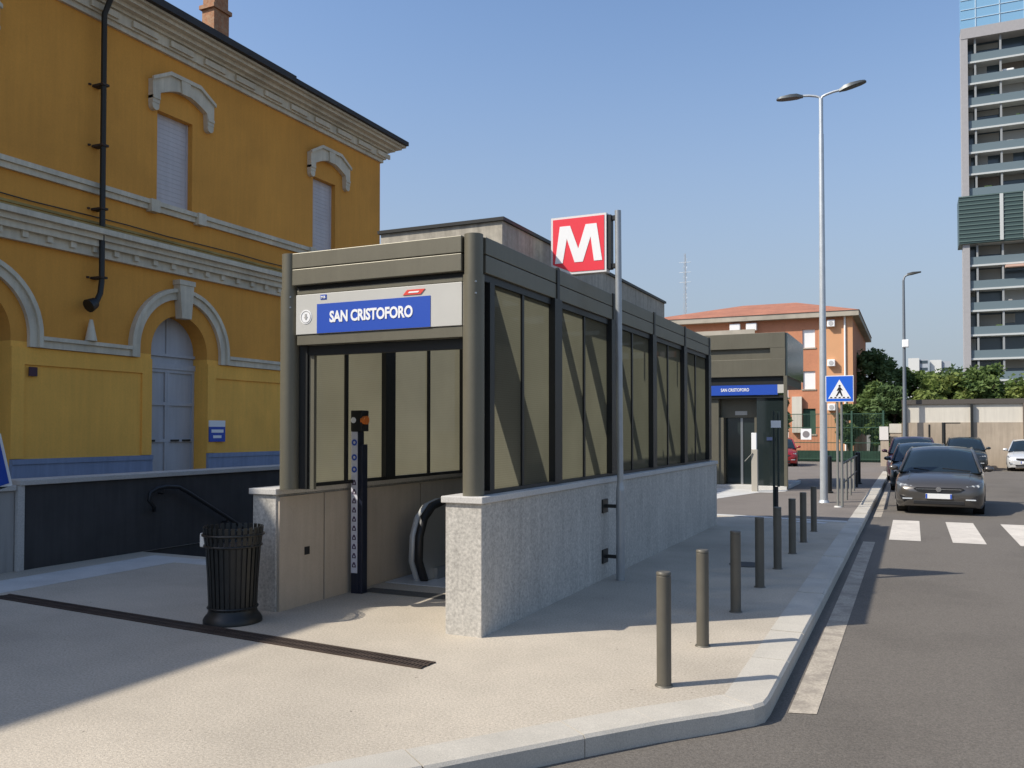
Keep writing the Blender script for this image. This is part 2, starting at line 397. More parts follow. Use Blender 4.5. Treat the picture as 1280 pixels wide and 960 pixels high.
sheet('footway', [(-1.14, 17.7), (-1.14, 40), (-24.3, 40), (-24.3, 18.15), (-5.9, 18.15), (-3.3, 18.0), (-2.0, 17.76)], 0, ASPH2)
mb = MB(); mb.prism([(-1.14, 17.45), (-1.14, 17.70), (-2.0, 17.76), (-3.3, 18.0), (-5.9, 18.15), (-24.3, 18.15), (-24.3, 17.9), (-5.9, 17.9), (-3.3, 17.75), (-2.0, 17.5)], XY, -.05, .012)
struct(mb.build('paving_edge', STRIP))
# kerb stones: real steps with thin joints
mb = MB()
def along(poly, step):
    out = [(Vector(poly[0]), 0.)]; d = 0
    for a, b in zip(poly, poly[1:]):
        a, b = Vector(a), Vector(b); L = (b - a).length; k = max(1, round(L / step))
        for i in range(1, k + 1): out.append((a.lerp(b, i / k), 0))
    return [p for p, _ in out]
dense = along(KOUT[:-2], .98)
inn = [Vector(p) for p in offset([tuple(p) for p in dense], .28)]
for i in range(len(dense) - 1):
    a, b, c, d = dense[i], dense[i + 1], inn[i + 1], inn[i]
    g = (b - a).length; e = min(.006 / max(g, .01), .2)
    a2, b2 = a.lerp(b, e), b.lerp(a, e if g > .5 else 0); d2, c2 = d.lerp(c, e if g > .5 else 0), c.lerp(d, e if g > .5 else 0)
    if g < .5: a2 = a
    dz = random.uniform(-.004, .004)
    P = [a2, b2, c2, d2]
    top = .006 + dz; ch = .018
    nrm = ((a + b) / 2 - (c + d) / 2).normalized() * ch
    vs = [(p.x, p.y, -.2) for p in P] + [(a2.x, a2.y, top - ch), (b2.x, b2.y, top - ch)] + [(a2.x - nrm.x, a2.y - nrm.y, top), (b2.x - nrm.x, b2.y - nrm.y, top), (c2.x, c2.y, top), (d2.x, d2.y, top)]
    mb.add(vs, [(0, 1, 5, 4), (4, 5, 7, 6), (6, 7, 8, 9), (2, 3, 9, 8), (1, 2, 8, 7, 5), (3, 0, 4, 6, 9), (0, 3, 2, 1)])
struct(mb.build('kerb', KERB))
mb = MB()
mb.prism([(-9.62, 5.4), (-8.88, 5.4), (-8.88, 8.45), (-5.95, 8.45), (-5.95, 8.8), (-9.62, 8.8)], XY, -.03, .004)
struct(mb.build('paving_strip', STRIP))
# painted lines and crossing
def painted(name, pts):
    return sheet(name, pts, -.116, PAINT if 'stripe' in name else LINE)
painted('edge_line', [(-.76, 5.95), (-.585, 6.0), (-.575, 15.6), (-.76, 15.6)])
painted('edge_line', [(-.77, 20.1), (-.615, 20.1), (-.64, 34), (-.80, 34)])
for k in range(6):
    x = -.375 + k * .975
    painted('crosswalk_stripe', [(x, 16.05), (x + .495, 16.05), (x + .495, 19.6), (x, 19.6)])
sheet('paint_patch', [(-2.05, 17.15), (-1.5, 17.05), (-1.46, 17.32), (-2.0, 17.42)], .005, STRIP)
# drain grate
g = thing('drain_grate', 'long rusty slot drain grate set in the sunlit paving', 'drain', (-6, 5.8, 0))
a, b = Vector((-8.74, 5.965)), Vector((-3.27, 5.545)); dr = (b - a).normalized(); nr = Vector((-dr.y, dr.x))
mb = MB()
def strip_box(mb, p, q, wd, z0, z1):
    d = (q - p).normalized(); nn = Vector((-d.y, d.x)) * wd / 2
    P = [p - nn, q - nn, q + nn, p + nn]
    vs = [(k.x, k.y, z) for z in (z0, z1) for k in P]
    mb.add(vs, [(0, 3, 2, 1), (4, 5, 6, 7), (0, 1, 5, 4), (1, 2, 6, 5), (2, 3, 7, 6), (3, 0, 4, 7)])
for s in (-1, 1): strip_box(mb, a + nr * s * .085, b + nr * s * .085, .025, .0, .010)
mb.build('frame', RUST, g)
mb = MB(); strip_box(mb, a, b, .19, .0, .003); mb.build('channel', BLACK, g)
mb = MB()
L = (b - a).length
for i in range(int(L / .034)):
    c = a + dr * (i * .034 + .02); strip_box(mb, c - nr * .072, c + nr * .072, .02, .0, .008)
strip_box(mb, a, b, .02, .003, .009)
mb.build('grating', RUST, g)

# ------------------------------------------------------------------ yellow station building (parallel to the entrance, X = -14)
XW = -14.0; Y0, Y1 = -13.0, 20.91
sb = thing('station_building', 'two storey ochre station building with cream mouldings and dark eaves', 'building', (XW, 12, 0))
ARCH = [(13.43, .76, 1), (8.87, .80, 1), (4.3, .76, 1), (-.3, .76, 1), (18.0, .76, 1)]
WIN = [13.25, 18.30, 8.35, 3.3, -1.8]
def archpoly(c, r, zb, zs, n=20): return [(c - r, zb), (c + r, zb)] + arc(c, zs, r, 0, math.pi, n)
hol_up = [rect(c - .475, c + .475, 6.44, 8.34) for c in WIN]
hol_arch = [archpoly(c, r, .02, 3.40) for c, r, _ in ARCH]
# upper plaster (above impost) carries the round tops of the openings
IMP = 3.30
hol_top = [[(c - r, IMP), (c - r, 3.40)] + arc(c, 3.40, r, math.pi, 0, 20)[1:] + [(c + r, IMP)] for c, r, _ in ARCH]
# outline with arch notches along the bottom edge
out = []
for c, r, _ in sorted(ARCH): out += [(c - r, IMP)] + arc(c, 3.40, r, math.pi, 0, 20) + [(c + r, IMP)]
mb = MB(); mb.prism([(Y0, IMP)] + out + [(Y1, IMP), (Y1, 9.9), (Y0, 9.9)], YZ, XW - .5, XW, hol_up)
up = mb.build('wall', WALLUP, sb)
out = []
for c, r, _ in sorted(ARCH): out += [(c - r, 0), (c - r, IMP), (c + r, IMP), (c + r, 0)]
mb = MB(); seg = sorted(ARCH); edges = [Y0] + [v for c, r, _ in seg for v in (c - r, c + r)] + [Y1]
for i in range(0, len(edges), 2): mb.box(XW - .5, XW, edges[i], edges[i + 1], 0, IMP - .001)
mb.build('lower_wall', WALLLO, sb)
mb = MB(); mb.box(XW - 11, XW - .52, Y0, Y1, 0, 9.9); mb.build('rear_wall', WALLUP, sb)
mb = MB()                                    # raised band under the impost and slim pilasters leave sunken panels
for i in range(0, len(edges), 2):
    e0, e1 = edges[i], edges[i + 1]
    if e1 - e0 < .5: continue
    mb.box(XW + .001, XW + .035, e0, e1, 2.90, 3.20)
    mb.box(XW + .001, XW + .035, e0, e0 + .24, 1.26, 2.90); mb.box(XW + .001, XW + .035, e1 - .24, e1, 1.26, 2.90)
build_split(mb, 'panel_frame', WALLLO, sb)
mb = MB()
for i in range(0, len(edges), 2): mb.box(XW + .001, XW + .07, edges[i], edges[i + 1], 0, 1.16); mb.box(XW + .001, XW + .09, edges[i], edges[i + 1], 1.16, 1.25)
build_split(mb, 'plinth', BASEB, sb)
# impost moulding + arch mouldings
mb = MB(); mo = [(a_[0], 1.33, 1.10) for a_ in ARCH]
ed = [Y0] + [v for c, ro, ri in sorted(mo) for v in (c - ro, c + ro)] + [Y1]
for i in range(0, len(ed), 2):
    mb.box(XW, XW + .09, ed[i], ed[i + 1], 3.21, 3.34); mb.box(XW, XW + .14, ed[i], ed[i + 1], 3.341, 3.41)
build_split(mb, 'string_course', CREAM, sb)
for c, ro, ri in mo:
    mb = MB()
    mb.prism([(c - ro, 3.21), (c - ri, 3.21)] + arc(c, 3.40, ri, math.pi, 0, 28) + [(c + ri, 3.21), (c + ro, 3.21)] + arc(c, 3.40, ro, 0, math.pi, 28), YZ, XW + .001, XW + .08)
    mb.prism([(c - ro, 3.21), (c - ro + .08, 3.21)] + arc(c, 3.40, ro - .08, math.pi, 0, 28) + [(c + ro - .08, 3.21), (c + ro, 3.21)] + arc(c, 3.40, ro, 0, math.pi, 28), YZ, XW + .081, XW + .13)
    am = mb.build('arch_moulding', CREAM, sb)
    mb = MB(); mb.prism([(c - .13, 4.10), (c + .13, 4.10), (c + .20, 4.88), (c - .20, 4.88)], YZ, XW + .002, XW + .19); mb.box(XW + .002, XW + .21, c - .215, c + .215, 4.80, 4.90)
    mb.build('keystone', CREAM, am)
    d = MB(); d.prism(archpoly(c, .80, 0, 3.40), YZ, XW - .46, XW - .40)
    do = d.build('arched_door', DOORM, sb)
    mb = MB(); x0, x1 = XW - .40, XW - .365
    for y in (c - .76, c - .055, c + .01, c + .70): mb.box(x0, x1, y, y + .06, 0, 3.05)
    mb.box(x0, x1 - .01, c - .02, c + .02, 3.38, 4.14)
    for z in (.0, .62, 1.50, 2.28, 2.98): mb.box(x0, x1 + .004, c - .76, c + .76, z, z + .07)
    mb.box(x0, x1 + .03, c - .76, c + .76, 3.05, 3.17); mb.box(x0, x1 + .02, c - .76, c + .76, 3.32, 3.38)
    mb.build('door_rail', DOORM, do)
    mb = MB()
    for y in (c - .55, c + .1, c + .42): mb.box(x1 + .004, x1 + .03, y, y + .22, 1.515, 1.555)
    build_split(mb, 'bolt', METALD, do)
# upper windows: shutter, reveal, hood
for c in WIN:
    mb = MB(); mb.box(XW - .20, XW - .16, c - .475, c + .475, 6.44, 8.34)
    for k in range(19): mb.box(XW - .16, XW - .154, c - .46, c + .46, 6.50 + k * .097, 6.50 + k * .097 + .085)
    wn = mb.build('window_shutter', SHUT, sb)
    mb = MB(); mb.box(XW - .159, XW - .13, c - .475, c - .435, 6.44, 8.34); mb.box(XW - .159, XW - .13, c + .435, c + .475, 6.44, 8.34); build_split(mb, 'shutter_guide', SHUT, wn)
    mb = MB(); mb.box(XW - .153, XW - .135, c - .434, c + .434, 6.445, 6.50); mb.build('bottom_bar', SHUT, wn)
    mb = MB(); cc = c + .13
    mb.prism([(cc - .84, 8.42), (cc - .66, 8.42), (cc - .64, 8.66)] + [(cc - .64 + 1.28 * i / 12, 8.66 + .20 * math.sin(math.pi * i / 12)) for i in range(13)] +
             [(cc + .66, 8.42), (cc + .84, 8.42), (cc + .84, 8.90), (cc + .40, 9.14), (cc - .40, 9.14), (cc - .84, 8.90)], YZ, XW + .001, XW + .13)
    mb.prism([(cc - .10, 8.82), (cc + .10, 8.82), (cc + .13, 9.17), (cc - .13, 9.17)], YZ, XW + .13, XW + .17)
    mb.prism([(cc - .86, 8.86), (cc - .41, 9.10), (cc + .41, 9.10), (cc + .86, 8.86), (cc + .86, 8.93), (cc + .41, 9.18), (cc - .41, 9.18), (cc - .86, 8.93)], YZ, XW + .131, XW + .18)
    for s in (-1, 1):
        mb.box(XW + .001, XW + .15, cc + s * .75 - .09, cc + s * .75 + .09, 8.50, 8.56)
        mb.cyl((XW + .002, cc + s * .75, 8.36), (XW + .12, cc + s * .75, 8.36), .088, n=14)
        mb.box(XW + .002, XW + .118, cc + s * .75 - .088, cc + s * .75 + .088, 8.36, 8.52)
    mb.build('window_hood', CREAM, sb)
# sill string course with brackets, mid cornice with dentils
mb = MB()
prev = Y0
for c in sorted(WIN):
    mb.box(XW + .001, XW + .07, prev, c - .74, 6.22, 6.33); mb.box(XW + .001, XW + .12, prev, c - .74, 6.33, 6.42)
    mb.box(XW + .001, XW + .07, c - .52, c + .52, 6.22, 6.33); mb.box(XW + .001, XW + .12, c - .52, c + .52, 6.33, 6.42)
    for s in (-1, 1): mb.box(XW + .001, XW + .16, c + s * .63 - .11, c + s * .63 + .11, 6.18, 6.43)
    prev = c + .74
mb.box(XW + .001, XW + .07, prev, Y1, 6.22, 6.33); mb.box(XW + .001, XW + .12, prev, Y1, 6.33, 6.42)
mb.build('sill_course', CREAM, sb)
mb = MB()
mb.box(XW + .001, XW + .10, Y0, Y1, 5.02, 5.20); mb.box(XW + .001, XW + .20, Y0, Y1, 5.20, 5.32); mb.box(XW + .001, XW + .27, Y0, Y1, 5.32, 5.42)
mb.box(XW + .001, XW + .36, Y0, Y1, 5.42, 5.52)
k = Y0 + .2
while k < Y1 - .2: mb.box(XW + .10, XW + .155, k, k + .11, 5.09, 5.20); k += .47
mb.build('mid_cornice', CREAM, sb)
FL = mat('yellowed_flashing', (.34, .25, .085), .8, var=.3, vscale=1.5, stain=.5)
mb = MB(); mb.prism([(XW, 5.521), (XW + .36, 5.521), (XW + .36, 5.55), (XW, 5.64)], lambda u, v, t: (u, t, v), Y0, Y1); mb.build('lead_flashing', FL, sb)
mb = MB(); mb.box(XW + .001, XW + .03, Y0, Y1, 5.66, 5.705); mb.build('flashing_edge', FL, sb)
mb = MB(); mb.tube([(XW + .05, Y0 + i * 1.0, 5.78 + .012 * math.sin(i * 2.1)) for i in range(34)], .011, n=5); mb.build('cable', BLACK, sb)
# top cornice under the eaves (returns round the corner)
mb = MB()
for ex, z0, z1 in ((.07, 9.56, 9.66), (.13, 9.66, 9.86), (.20, 9.86, 9.92), (.32, 9.92, 10.0), (.46, 10.0, 10.07), (.55, 10.07, 10.12)):
    mb.box(XW - 11, XW + ex, Y0, Y1 + ex, z0, z1)
k = Y0 + .3
while k < Y1 - .2: mb.box(XW + .13, XW + .185, k, k + .62, 9.70, 9.82); k += .95
mb.build('cornice', CREAM, sb)
mb = MB()
mb.box(XW + .50, XW + .66, Y0, 16.35, 10.122, 10.27); mb.box(XW + .50, XW + .64, 16.35, Y1 + .55, 10.122, 10.235)
mb.prism([(XW + .60, 10.24), (XW - 5.5, 12.2), (XW - 11.6, 10.24)], XZ, Y0, Y1 + .5)
rf = mb.build('roof', ROOFD, sb)
mb = MB(); mb.box(-16.25, -15.85, 16.22, 16.74, 10.3, 12.42); mb.box(-16.30, -15.80, 16.16, 16.80, 12.42, 12.52); mb.box(-16.24, -15.86, 16.24, 16.72, 12.52, 12.95)
mb.build('chimney', BRICK, rf)
# downpipe
mb = MB(); px = XW + .22
mb.tube([(XW + .55, 11.30, 10.15), (px + .25, 11.30, 10.02), (px, 11.30, 9.62), (px, 11.30, 4.55), (px, 11.27, 4.32), (px, 11.20, 4.18), (px, 11.10, 4.10)], [.052, .052, .052, .052, .052, .055, .075], n=12)
mb.cyl((px, 11.02, 4.05), (px, 11.16, 4.13), .13, .10, n=12)
dp = mb.build('downpipe', METALD, sb)
mb = MB()
for z in (8.25, 7.1, 5.9, 4.6): mb.box(XW, px + .07, 11.225, 11.375, z, z + .04); mb.box(XW, XW + .04, 11.14, 11.18, z + .01, z + .04)
build_split(mb, 'pipe_clip', RUST, dp)
mb = MB(); mb.cyl((XW + .11, 11.17, 3.42), (XW + .11, 11.17, 3.82), .11, .03, n=10); mb.build('finial', CREAM, sb)
mb = MB(); mb.box(XW + .036, XW + .055, 9.98, 10.14, 2.70, 2.86, .004); np_ = mb.build('number_plaque', mat('plaque', (.05, .012, .03), .5), sb)
mb = MB(); mb.box(XW + .036, XW + .06, 14.22, 14.70, 1.50, 1.83, .004); pl = mb.build('wall_sign', BLUE, sb)
mb = MB(); mb.box(XW + .036, XW + .058, 14.22, 14.70, 1.831, 1.97); mb.build('header', WHITE, pl)
mb = MB(); mb.box(XW + .061, XW + .064, 14.28, 14.64, 1.70, 1.77); mb.box(XW + .061, XW + .064, 14.33, 14.58, 1.58, 1.64); build_split(mb, 'text_line', WHITE, pl)

# ------------------------------------------------------------------ stair well left of the entrance
sw = thing('stair_parapet', 'long anthracite parapet wall with pale coping beside the open stairs', 'wall', (-10.2, 7.14, 0))
mb = MB(); mb.box(-10.40, -10.10, 7.17, 24, -4.2, 1.06); mb.build('cladding', BLACKW, sw)
mb = MB(); mb.box(-10.45, -10.05, 7.10, 24, 1.062, 1.13, .008); mb.box(-10.42, -10.07, 7.08, 7.168, -.02, 1.06); mb.build('coping', COPING, sw)
gw = thing('concrete_wall', 'weathered pale concrete wall end in front of the anthracite parapet', 'wall', (-10.25, 6, 0))
mb = MB(); mb.box(-10.40, -10.12, 3.5, 7.07, -.1, 1.0, .01); mb.build('wall_body', GREYW, gw)
mb = MB(); mb.box(-10.44, -10.08, 3.5, 7.07, 1.002, 1.07, .008); mb.build('coping', COPING, gw)
ib = thing('information_board', 'tilted blue information board with white frame at the left wall end', 'sign', (-10.2, 6.4, 1.07))
M = Matrix.Translation((-10.10, 6.44, 1.30)) @ Matrix.Rotation(R(14), 4, 'X')
for nm, mt, dims in (('frame', WHITE, (-.02, .02, -.5, .5, -.36, .30)), ('face', BLUE, (.021, .027, -.46, .46, -.32, .26))):
    mb = MB(); mb.box(*dims); mb.rot(M); mb.build(nm, mt, ib)
mb = MB(); mb.box(-.045, -.021, -.04, .04, -.36, .1); mb.rot(M); mb.build('bracket', METALD, ib)
st = MB()
n = 22
for i in range(n):
    y = 9.0 + i * .30; z = -.165 * (i + 1)
    st.box(-10.09, -5.94, y, y + .302, z - .3, z)
struct(st.build('staircase', GREYW))
mb = MB(); mb.box(-5.94, -5.88, 9.0, 15.98, -4, -.0); mb.box(-10.09, -5.9, 16.0, 16.1, -4, -.01); struct(mb.build('stairwell_wall', GREYW))
hr = thing('stair_handrail', 'black tubular handrail curling down the anthracite parapet', 'handrail', (-10.0, 9.3, 0))
mb = MB(); x = -10.0
pth = [(x - .08, 9.20, .58), (x, 9.13, .64), (x, 9.04, .74), (x, 9.06, .84), (x, 9.18, .90), (x, 9.36, .92), (x, 9.58, .90), (x, 9.75, .82)] + [(x, 9.75 + i * .5, .82 - i * .275) for i in range(1, 12)]
mb.tube(pth, .030, n=10); mb.build('rail', BLACK, hr)
mb = MB()
for y, z in ((9.3, .90), (10.6, .36), (12, -.4)): mb.tube([(-10.11, y, z - .08), (x, y, z - .08), (x, y, z)], .013, n=6)
build_split(mb, 'bracket', BLACK, hr)
hr2 = thing('entrance_handrail', 'black curled handrail on the outer side of the left granite pier', 'handrail', (-5.93, 6.8, 0))
mb = MB(); x = -5.93
mb.tube([(x, 7.1, .52), (x, 6.86, .60), (x, 6.72, .72), (x, 6.68, .88), (x, 6.76, 1.01), (x, 6.95, 1.06), (x, 7.3, 1.0), (x, 8.0, .85), (x, 8.8, .80), (x, 9.4, .62), (x, 12, -.8)], .03, n=10)
mb.build('rail', BLACK, hr2)
mb = MB()
for y, z in ((7.4, .98), (8.9, .78)): mb.tube([(-5.862, y, z - .1), (x, y, z - .1), (x, y, z)], .012, n=6)
build_split(mb, 'bracket', BLACK, hr2)

# ------------------------------------------------------------------ metro entrance
ME = thing('metro_entrance', 'olive metal metro entrance canopy on granite parapets with blue station sign', 'metro entrance', (-4.5, 6.5, 0))
XA, XB = -5.86, -3.305; YF, YE = 6.50, 16.12; ZC = 1.185; ZT = 3.45
# parapets (granite outside, beige inside), coping
mb = MB(); mb.box(XB - .35, XB, YF - .02, YE, -4, 1.125, .006); pr = mb.build('parapet_wall', GRANITE, ME)
mb = MB(); mb.box(XB - .38, XB + .022, YF - .05, YE + .02, 1.127, ZC, .007); mb.build('coping', COPING, pr)
mb = MB(); mb.box(XA, XA + .285, YF + .06, YE, -4, 1.125, .006); pl_ = mb.build('parapet_wall', GRANITE, ME)
mb = MB(); mb.box(XA - .03, XA + .31, YF + .03, YE + .02, 1.127, ZC, .007); mb.build('coping', COPING, pl_)
mb = MB(); ys = [YF + .064, 7.27, 9.2, 11.2, 13.2, YE - .3]
for a_, b_ in zip(ys, ys[1:]): mb.box(XA + .286, XA + .318, a_ + .012, b_ - .012, -4, 1.105)
ilin = mb.build('inner_lining', RENDER, ME)
mb = MB(); mb.box(XA + .319, XA + .322, 6.95, 7.03, .50, .58); mb.build('painted_hole', BLACK, ilin)  # flat black square painted in for the dark of a small hole
mb = MB(); mb.box(XA + .3, XB - .35, YE - .3, YE - .05, -4, 1.12); mb.build('end_wall', RENDER, ME)
# columns
for xc, yc in ((XA + .40, YF + .12), (XB - .14, YF + .10)):
    mb = MB(); mb.cyl((xc, yc, ZC - .002), (xc, yc, 3.10), .094, n=32); c_ = mb.build('column', METAL, ME)
    mb = MB(); mb.cyl((xc, yc, 3.10), (xc, yc, ZT + .005), .083, n=32); mb.build('column_cap', METAL, c_)
    mb = MB()
    for z in (2.93, 3.03): mb.cyl((xc + .05, yc - .07, z), (xc + .066, yc - .084, z), .008, n=8)
    build_split(mb, 'bolt', METALS, c_)
xl, xr = XA + .40, XB - .14
# front beam: two boards
mb = MB(); mb.box(xl + .09, xr - .085, YF + .03, YF + .10, 3.135, 3.29, .006); mb.box(xl + .09, xr - .085, YF + .03, YF + .10, 3.297, ZT - .005, .006); mb.build('front_beam', METAL, ME)
mb = MB(); mb.box(xl + .09, xr - .09, YF + .10, YF + .16, 3.04, ZT - .03); mb.box(xl + .07, xl + .19, YF + .14, YF + .20, ZC, 3.13); mb.box(xr - .12, xr - .092, YF + .14, YF + .2, ZC, 3.13)
mb.box(xl + .19, xr - .10, YF + .155, YF + .21, 2.47, 2.565)
mb.build('front_frame', METALD, ME)
mb = MB(); mb.box(xl + .20, xl + .255, YF + .16, YF + .2, ZC, 2.47); mb.box(xl + .12, xr - .093, YF + .07, YF + .155, 2.565, 2.66, .004); mb.box(xl + .12, xr - .093, YF + .07, YF + .155, 3.05, 3.09, .004)
mb.build('sign_surround', METAL, ME)
ys_ = YF + .06
mb = MB(); mb.box(-5.345, xr - .095, ys_, YF + .15, 2.665, 3.045, .004); sp = mb.build('station_sign', SIGNPAN, ME)
yt = ys_ - .002
mb = MB(); mb.box(-5.095, -3.855, ys_ - .004, ys_ + .001, 2.668, 2.945); mb.build('name_band', BLUE, sp)
PL = lambda u, v, t: (u, ys_ - .0045 - t, v)
lettering('lettering', 'SAN CRISTOFORO', WHITE, sp, -4.945, -4.035, 2.762, 2.872, PL, bold=.034, spacing=.97)
mb = MB(); mb.prism([(-4.14, 2.965), (-3.955, 2.965), (-3.91, 3.01), (-4.095, 3.01)], PL, -.003, .002); lg = mb.build('logo', REDL, sp)
mb = MB(); mb.prism([(-4.085, 2.98), (-3.98, 2.98), (-3.965, 2.994), (-4.07, 2.994)], PL, .003, .004); mb.build('logo_stripe', WHITE, lg)
mb = MB(); mb.box(-5.055, -4.985, yt - .002, ys_ + .001, 2.985, 3.03); lt = mb.build('line_tile', BLUE, sp)
lettering('tile_lettering', 'M4', WHITE, lt, -5.045, -4.995, 2.993, 3.021, PL, bold=.02)
mb = MB(); mb.cyl((-5.225, ys_ + .001, 2.83), (-5.225, yt - .002, 2.83), .068, n=24); ic = mb.build('round_icon', WHITE, sp)
mb = MB(); mb.prism([(-5.236, 2.86), (-5.214, 2.86), (-5.214, 2.83), (-5.203, 2.83), (-5.225, 2.80), (-5.247, 2.83), (-5.236, 2.83)], PL, .0, .003)
mb.prism(arc(-5.225, 2.83, .058, 0, 2 * math.pi, 24)[:-1], PL, .0, .002, [arc(-5.225, 2.83, .052, 0, 2 * math.pi, 24)[:-1]]); mb.build('icon_arrow', mat('icon_grey', (.38, .37, .35), .6), ic)
# side fascias, posts, panels
PY = [8.34, 10.20, 12.06, 13.92, 15.78]
def side(xf, sgn):
    """xf: outer face of the fascia; sgn +1 right side, -1 left side"""
    a_, b_ = sorted((xf, xf - sgn * .07))
    ye = PY[-1] + .12
    mb = MB(); mb.box(a_, b_, YF + .17, ye, 3.125, 3.283, .006); mb.box(a_, b_, YF + .17, ye, 3.29, ZT - .008, .006); mb.build('fascia', METAL, ME)
    a_, b_ = sorted((xf - sgn * .03, xf - sgn * .09))
    mb = MB(); mb.box(a_, b_, YF + .17, ye, 3.06, 3.124); mb.box(a_, b_, YF + .17, ye, ZC - .001, ZC + .035); mb.build('panel_rail', METALD, ME)
    for y in PY:
        a_, b_ = sorted((xf + sgn * .012, xf - sgn * .12))
        mb = MB(); mb.box(a_, b_, y - .10, y + .10, ZC + .036, 3.126); a_, b_ = sorted((xf + sgn * .012, xf - sgn * .01)); mb.box(a_, b_, y - .035, y + .035, 3.127, ZT + .004); mb.build('post', METALD, ME)
    a_, b_ = sorted((xf - sgn * .01, xf - sgn * .10))
    mb = MB(); mb.box(a_, b_, YF + .27, YF + .36, ZC + .036, 3.06); mb.build('post', METALD, ME)
    yy = [YF + .36] + PY
    for i in range(5):
        y0, y1 = yy[i] + (.10 if i else 0), yy[i + 1] - .10; ym = (y0 + y1) / 2
        a_, b_ = sorted((xf - sgn * .04, xf - sgn * .085))
        mb = MB(); mb.box(a_, b_, ym - .022, ym + .022, ZC + .036, 3.059); mb.build('mullion', METALD, ME)
        for p0, p1 in ((y0, ym - .023), (ym + .023, y1)):
            mb = MB(); xp = xf - sgn * .06
            mb.add([(xp, p0, ZC + .036), (xp, p1, ZC + .036), (xp, p1, 3.059), (xp, p0, 3.059)], [(0, 1, 2, 3)]); mb.build('mesh_panel', PANEL, ME)
side(XB - .055, 1); side(xl - .085, -1)
# roof: transverse beams, glass, raised lantern
mb = MB(); mb.box(xl + .1, xr - .1, YF + .165, YF + .20, 3.30, ZT - .02)
tb = mb.build('roof_edge_beam', METALD, ME)
for y in PY:
    mb = MB(); mb.box(xl - .01, xr + .01, y - .06, y + .06, 3.24, 3.38); mb.build('roof_beam', METALD, ME)
mb = MB(); mb.add([(xl, YF + .20, 3.40), (xr, YF + .20, 3.40), (xr, 15.8, 3.40), (xl, 15.8, 3.40)], [(0, 1, 2, 3)]); mb.build('roof_glass', ROOFGLASS, ME)
bx0, bx1, by0, by1 = -5.77, -4.15, 8.64, 15.6          # raised lantern: stone-clad band; open gap and legs added so sunlight reaches the panels
mb = MB(); mb.prism(rect(bx0, bx1, by0, by1), XY, 3.80, 4.105, [rect(bx0 + .05, bx1 - .05, by0 + .05, by1 - .05)]); rb = mb.build('roof_lantern', STONEC, ME)
mb = MB(); mb.prism(rect(bx0 - .03, bx1 + .03, by0 - .03, by1 + .03), XY, 4.106, 4.145, [rect(bx0 + .04, bx1 - .04, by0 + .04, by1 - .04)]); mb.build('lantern_cap', METALD, rb)
mb = MB(); mb.add([(bx0 + .04, by0 + .04, 4.12), (bx1 - .04, by0 + .04, 4.12), (bx1 - .04, by1 - .04, 4.12), (bx0 + .04, by1 - .04, 4.12)], [(0, 1, 2, 3)]); mb.build('lantern_glass', ROOFGLASS, rb)
for yy in (by0 + .03, 11.13, 13.0, by1 - .07):
    for xx in (-5.40, bx1 - .045):
        mb = MB(); mb.box(xx, xx + .04, yy, yy + .04, 3.38, 3.80); mb.build('added_lantern_leg', METALD, rb)
mb = MB(); mb.box(xl, xr, 15.82, 15.88, ZC, 3.12); mb.build('end_panel', METALD, ME)
# tactile strip and escalator
struct(sheet('tactile_strip', rect(-5.45, -3.75, 7.78, 8.02), .004, TACT))
es = thing('escalator', 'steel escalator going down inside the metro entrance', 'escalator', (-4.6, 9.2, 0))
mb = MB(); mb.box(-5.50, -3.72, 8.35, 9.60, .002, .012); mb.build('floor_plate', mat('plate_steel', (.60, .61, .61), .4, metal=.3, fine=.2, fscale=90), es)
mb = MB()
for i in range(20):
    y = 9.6 + i * .4; z = -.01 - max(0, i - 1) * .20
    mb.box(-5.05, -4.12, y, y + .402, z - .3, z)
mb.build('step', METALS, es)
def newel(xc, out):
    base = [(y - .45, z * .92 if z > 0 else z) for y, z in [(9.05, .02), (8.92, .28), (8.94, .58), (9.04, .80), (9.22, .93), (9.45, .97), (10.2, .97), (10.9, .72), (14.9, -1.35), (14.9, -2.3), (10.9, -.25), (10.5, .02)]]
    mb = MB(); mb.prism(base, YZ, xc - .035, xc + .035); b_ = mb.build('balustrade', mat('balustrade_steel', (.42, .43, .42), .3, metal=.6), es)
    mb = MB(); mb.tube([(xc, y, z) for y, z in base[:9]], .05, n=12); mb.build('handrail', BLACK, b_)
    mb = MB(); mb.tube([(xc + out * .095, y + .02, z - .01) for y, z in base[:7]], .045, n=10); mb.build('trim', mat('light_trim', (.50, .50, .48), .4, metal=.2), b_)
    mb = MB(); mb.box(xc - .09, xc + .09, 8.75, 10.0, .013, .14); mb.build('skirt', METALS, b_)
newel(-5.13, -1); newel(-4.0, 1)

# ------------------------------------------------------------------ M sign on its pole
ms = thing('metro_sign', 'tall grey pole carrying the red square M sign', 'sign', (-3.10, 9.66, 0))
mb = MB(); mb.cyl((-3.105, 9.66, 0), (-3.105, 9.66, 1.05), .050, n=20); mb.cyl((-3.105, 9.66, 1.05), (-3.105, 9.66, 1.14), .050, .038, n=20); mb.cyl((-3.105, 9.66, 1.14), (-3.125, 9.66, 4.345), .038, n=20)
mb.build('pole', mat('pole_grey', (.36, .38, .39), .4, metal=.5, var=.1, vscale=4), ms)
mb = MB()
for z in (.27, .86): mb.box(-3.305, -3.15, 9.645, 9.675, z - .02, z + .02); mb.box(-3.304, -3.285, 9.57, 9.75, z - .08, z + .08)
build_split(mb, 'wall_bracket', METALD, ms)
oct_ = [(-3.955, 3.74), (-3.70, 3.625), (-3.25, 3.625), (-3.25, 4.325), (-3.955, 4.325)]
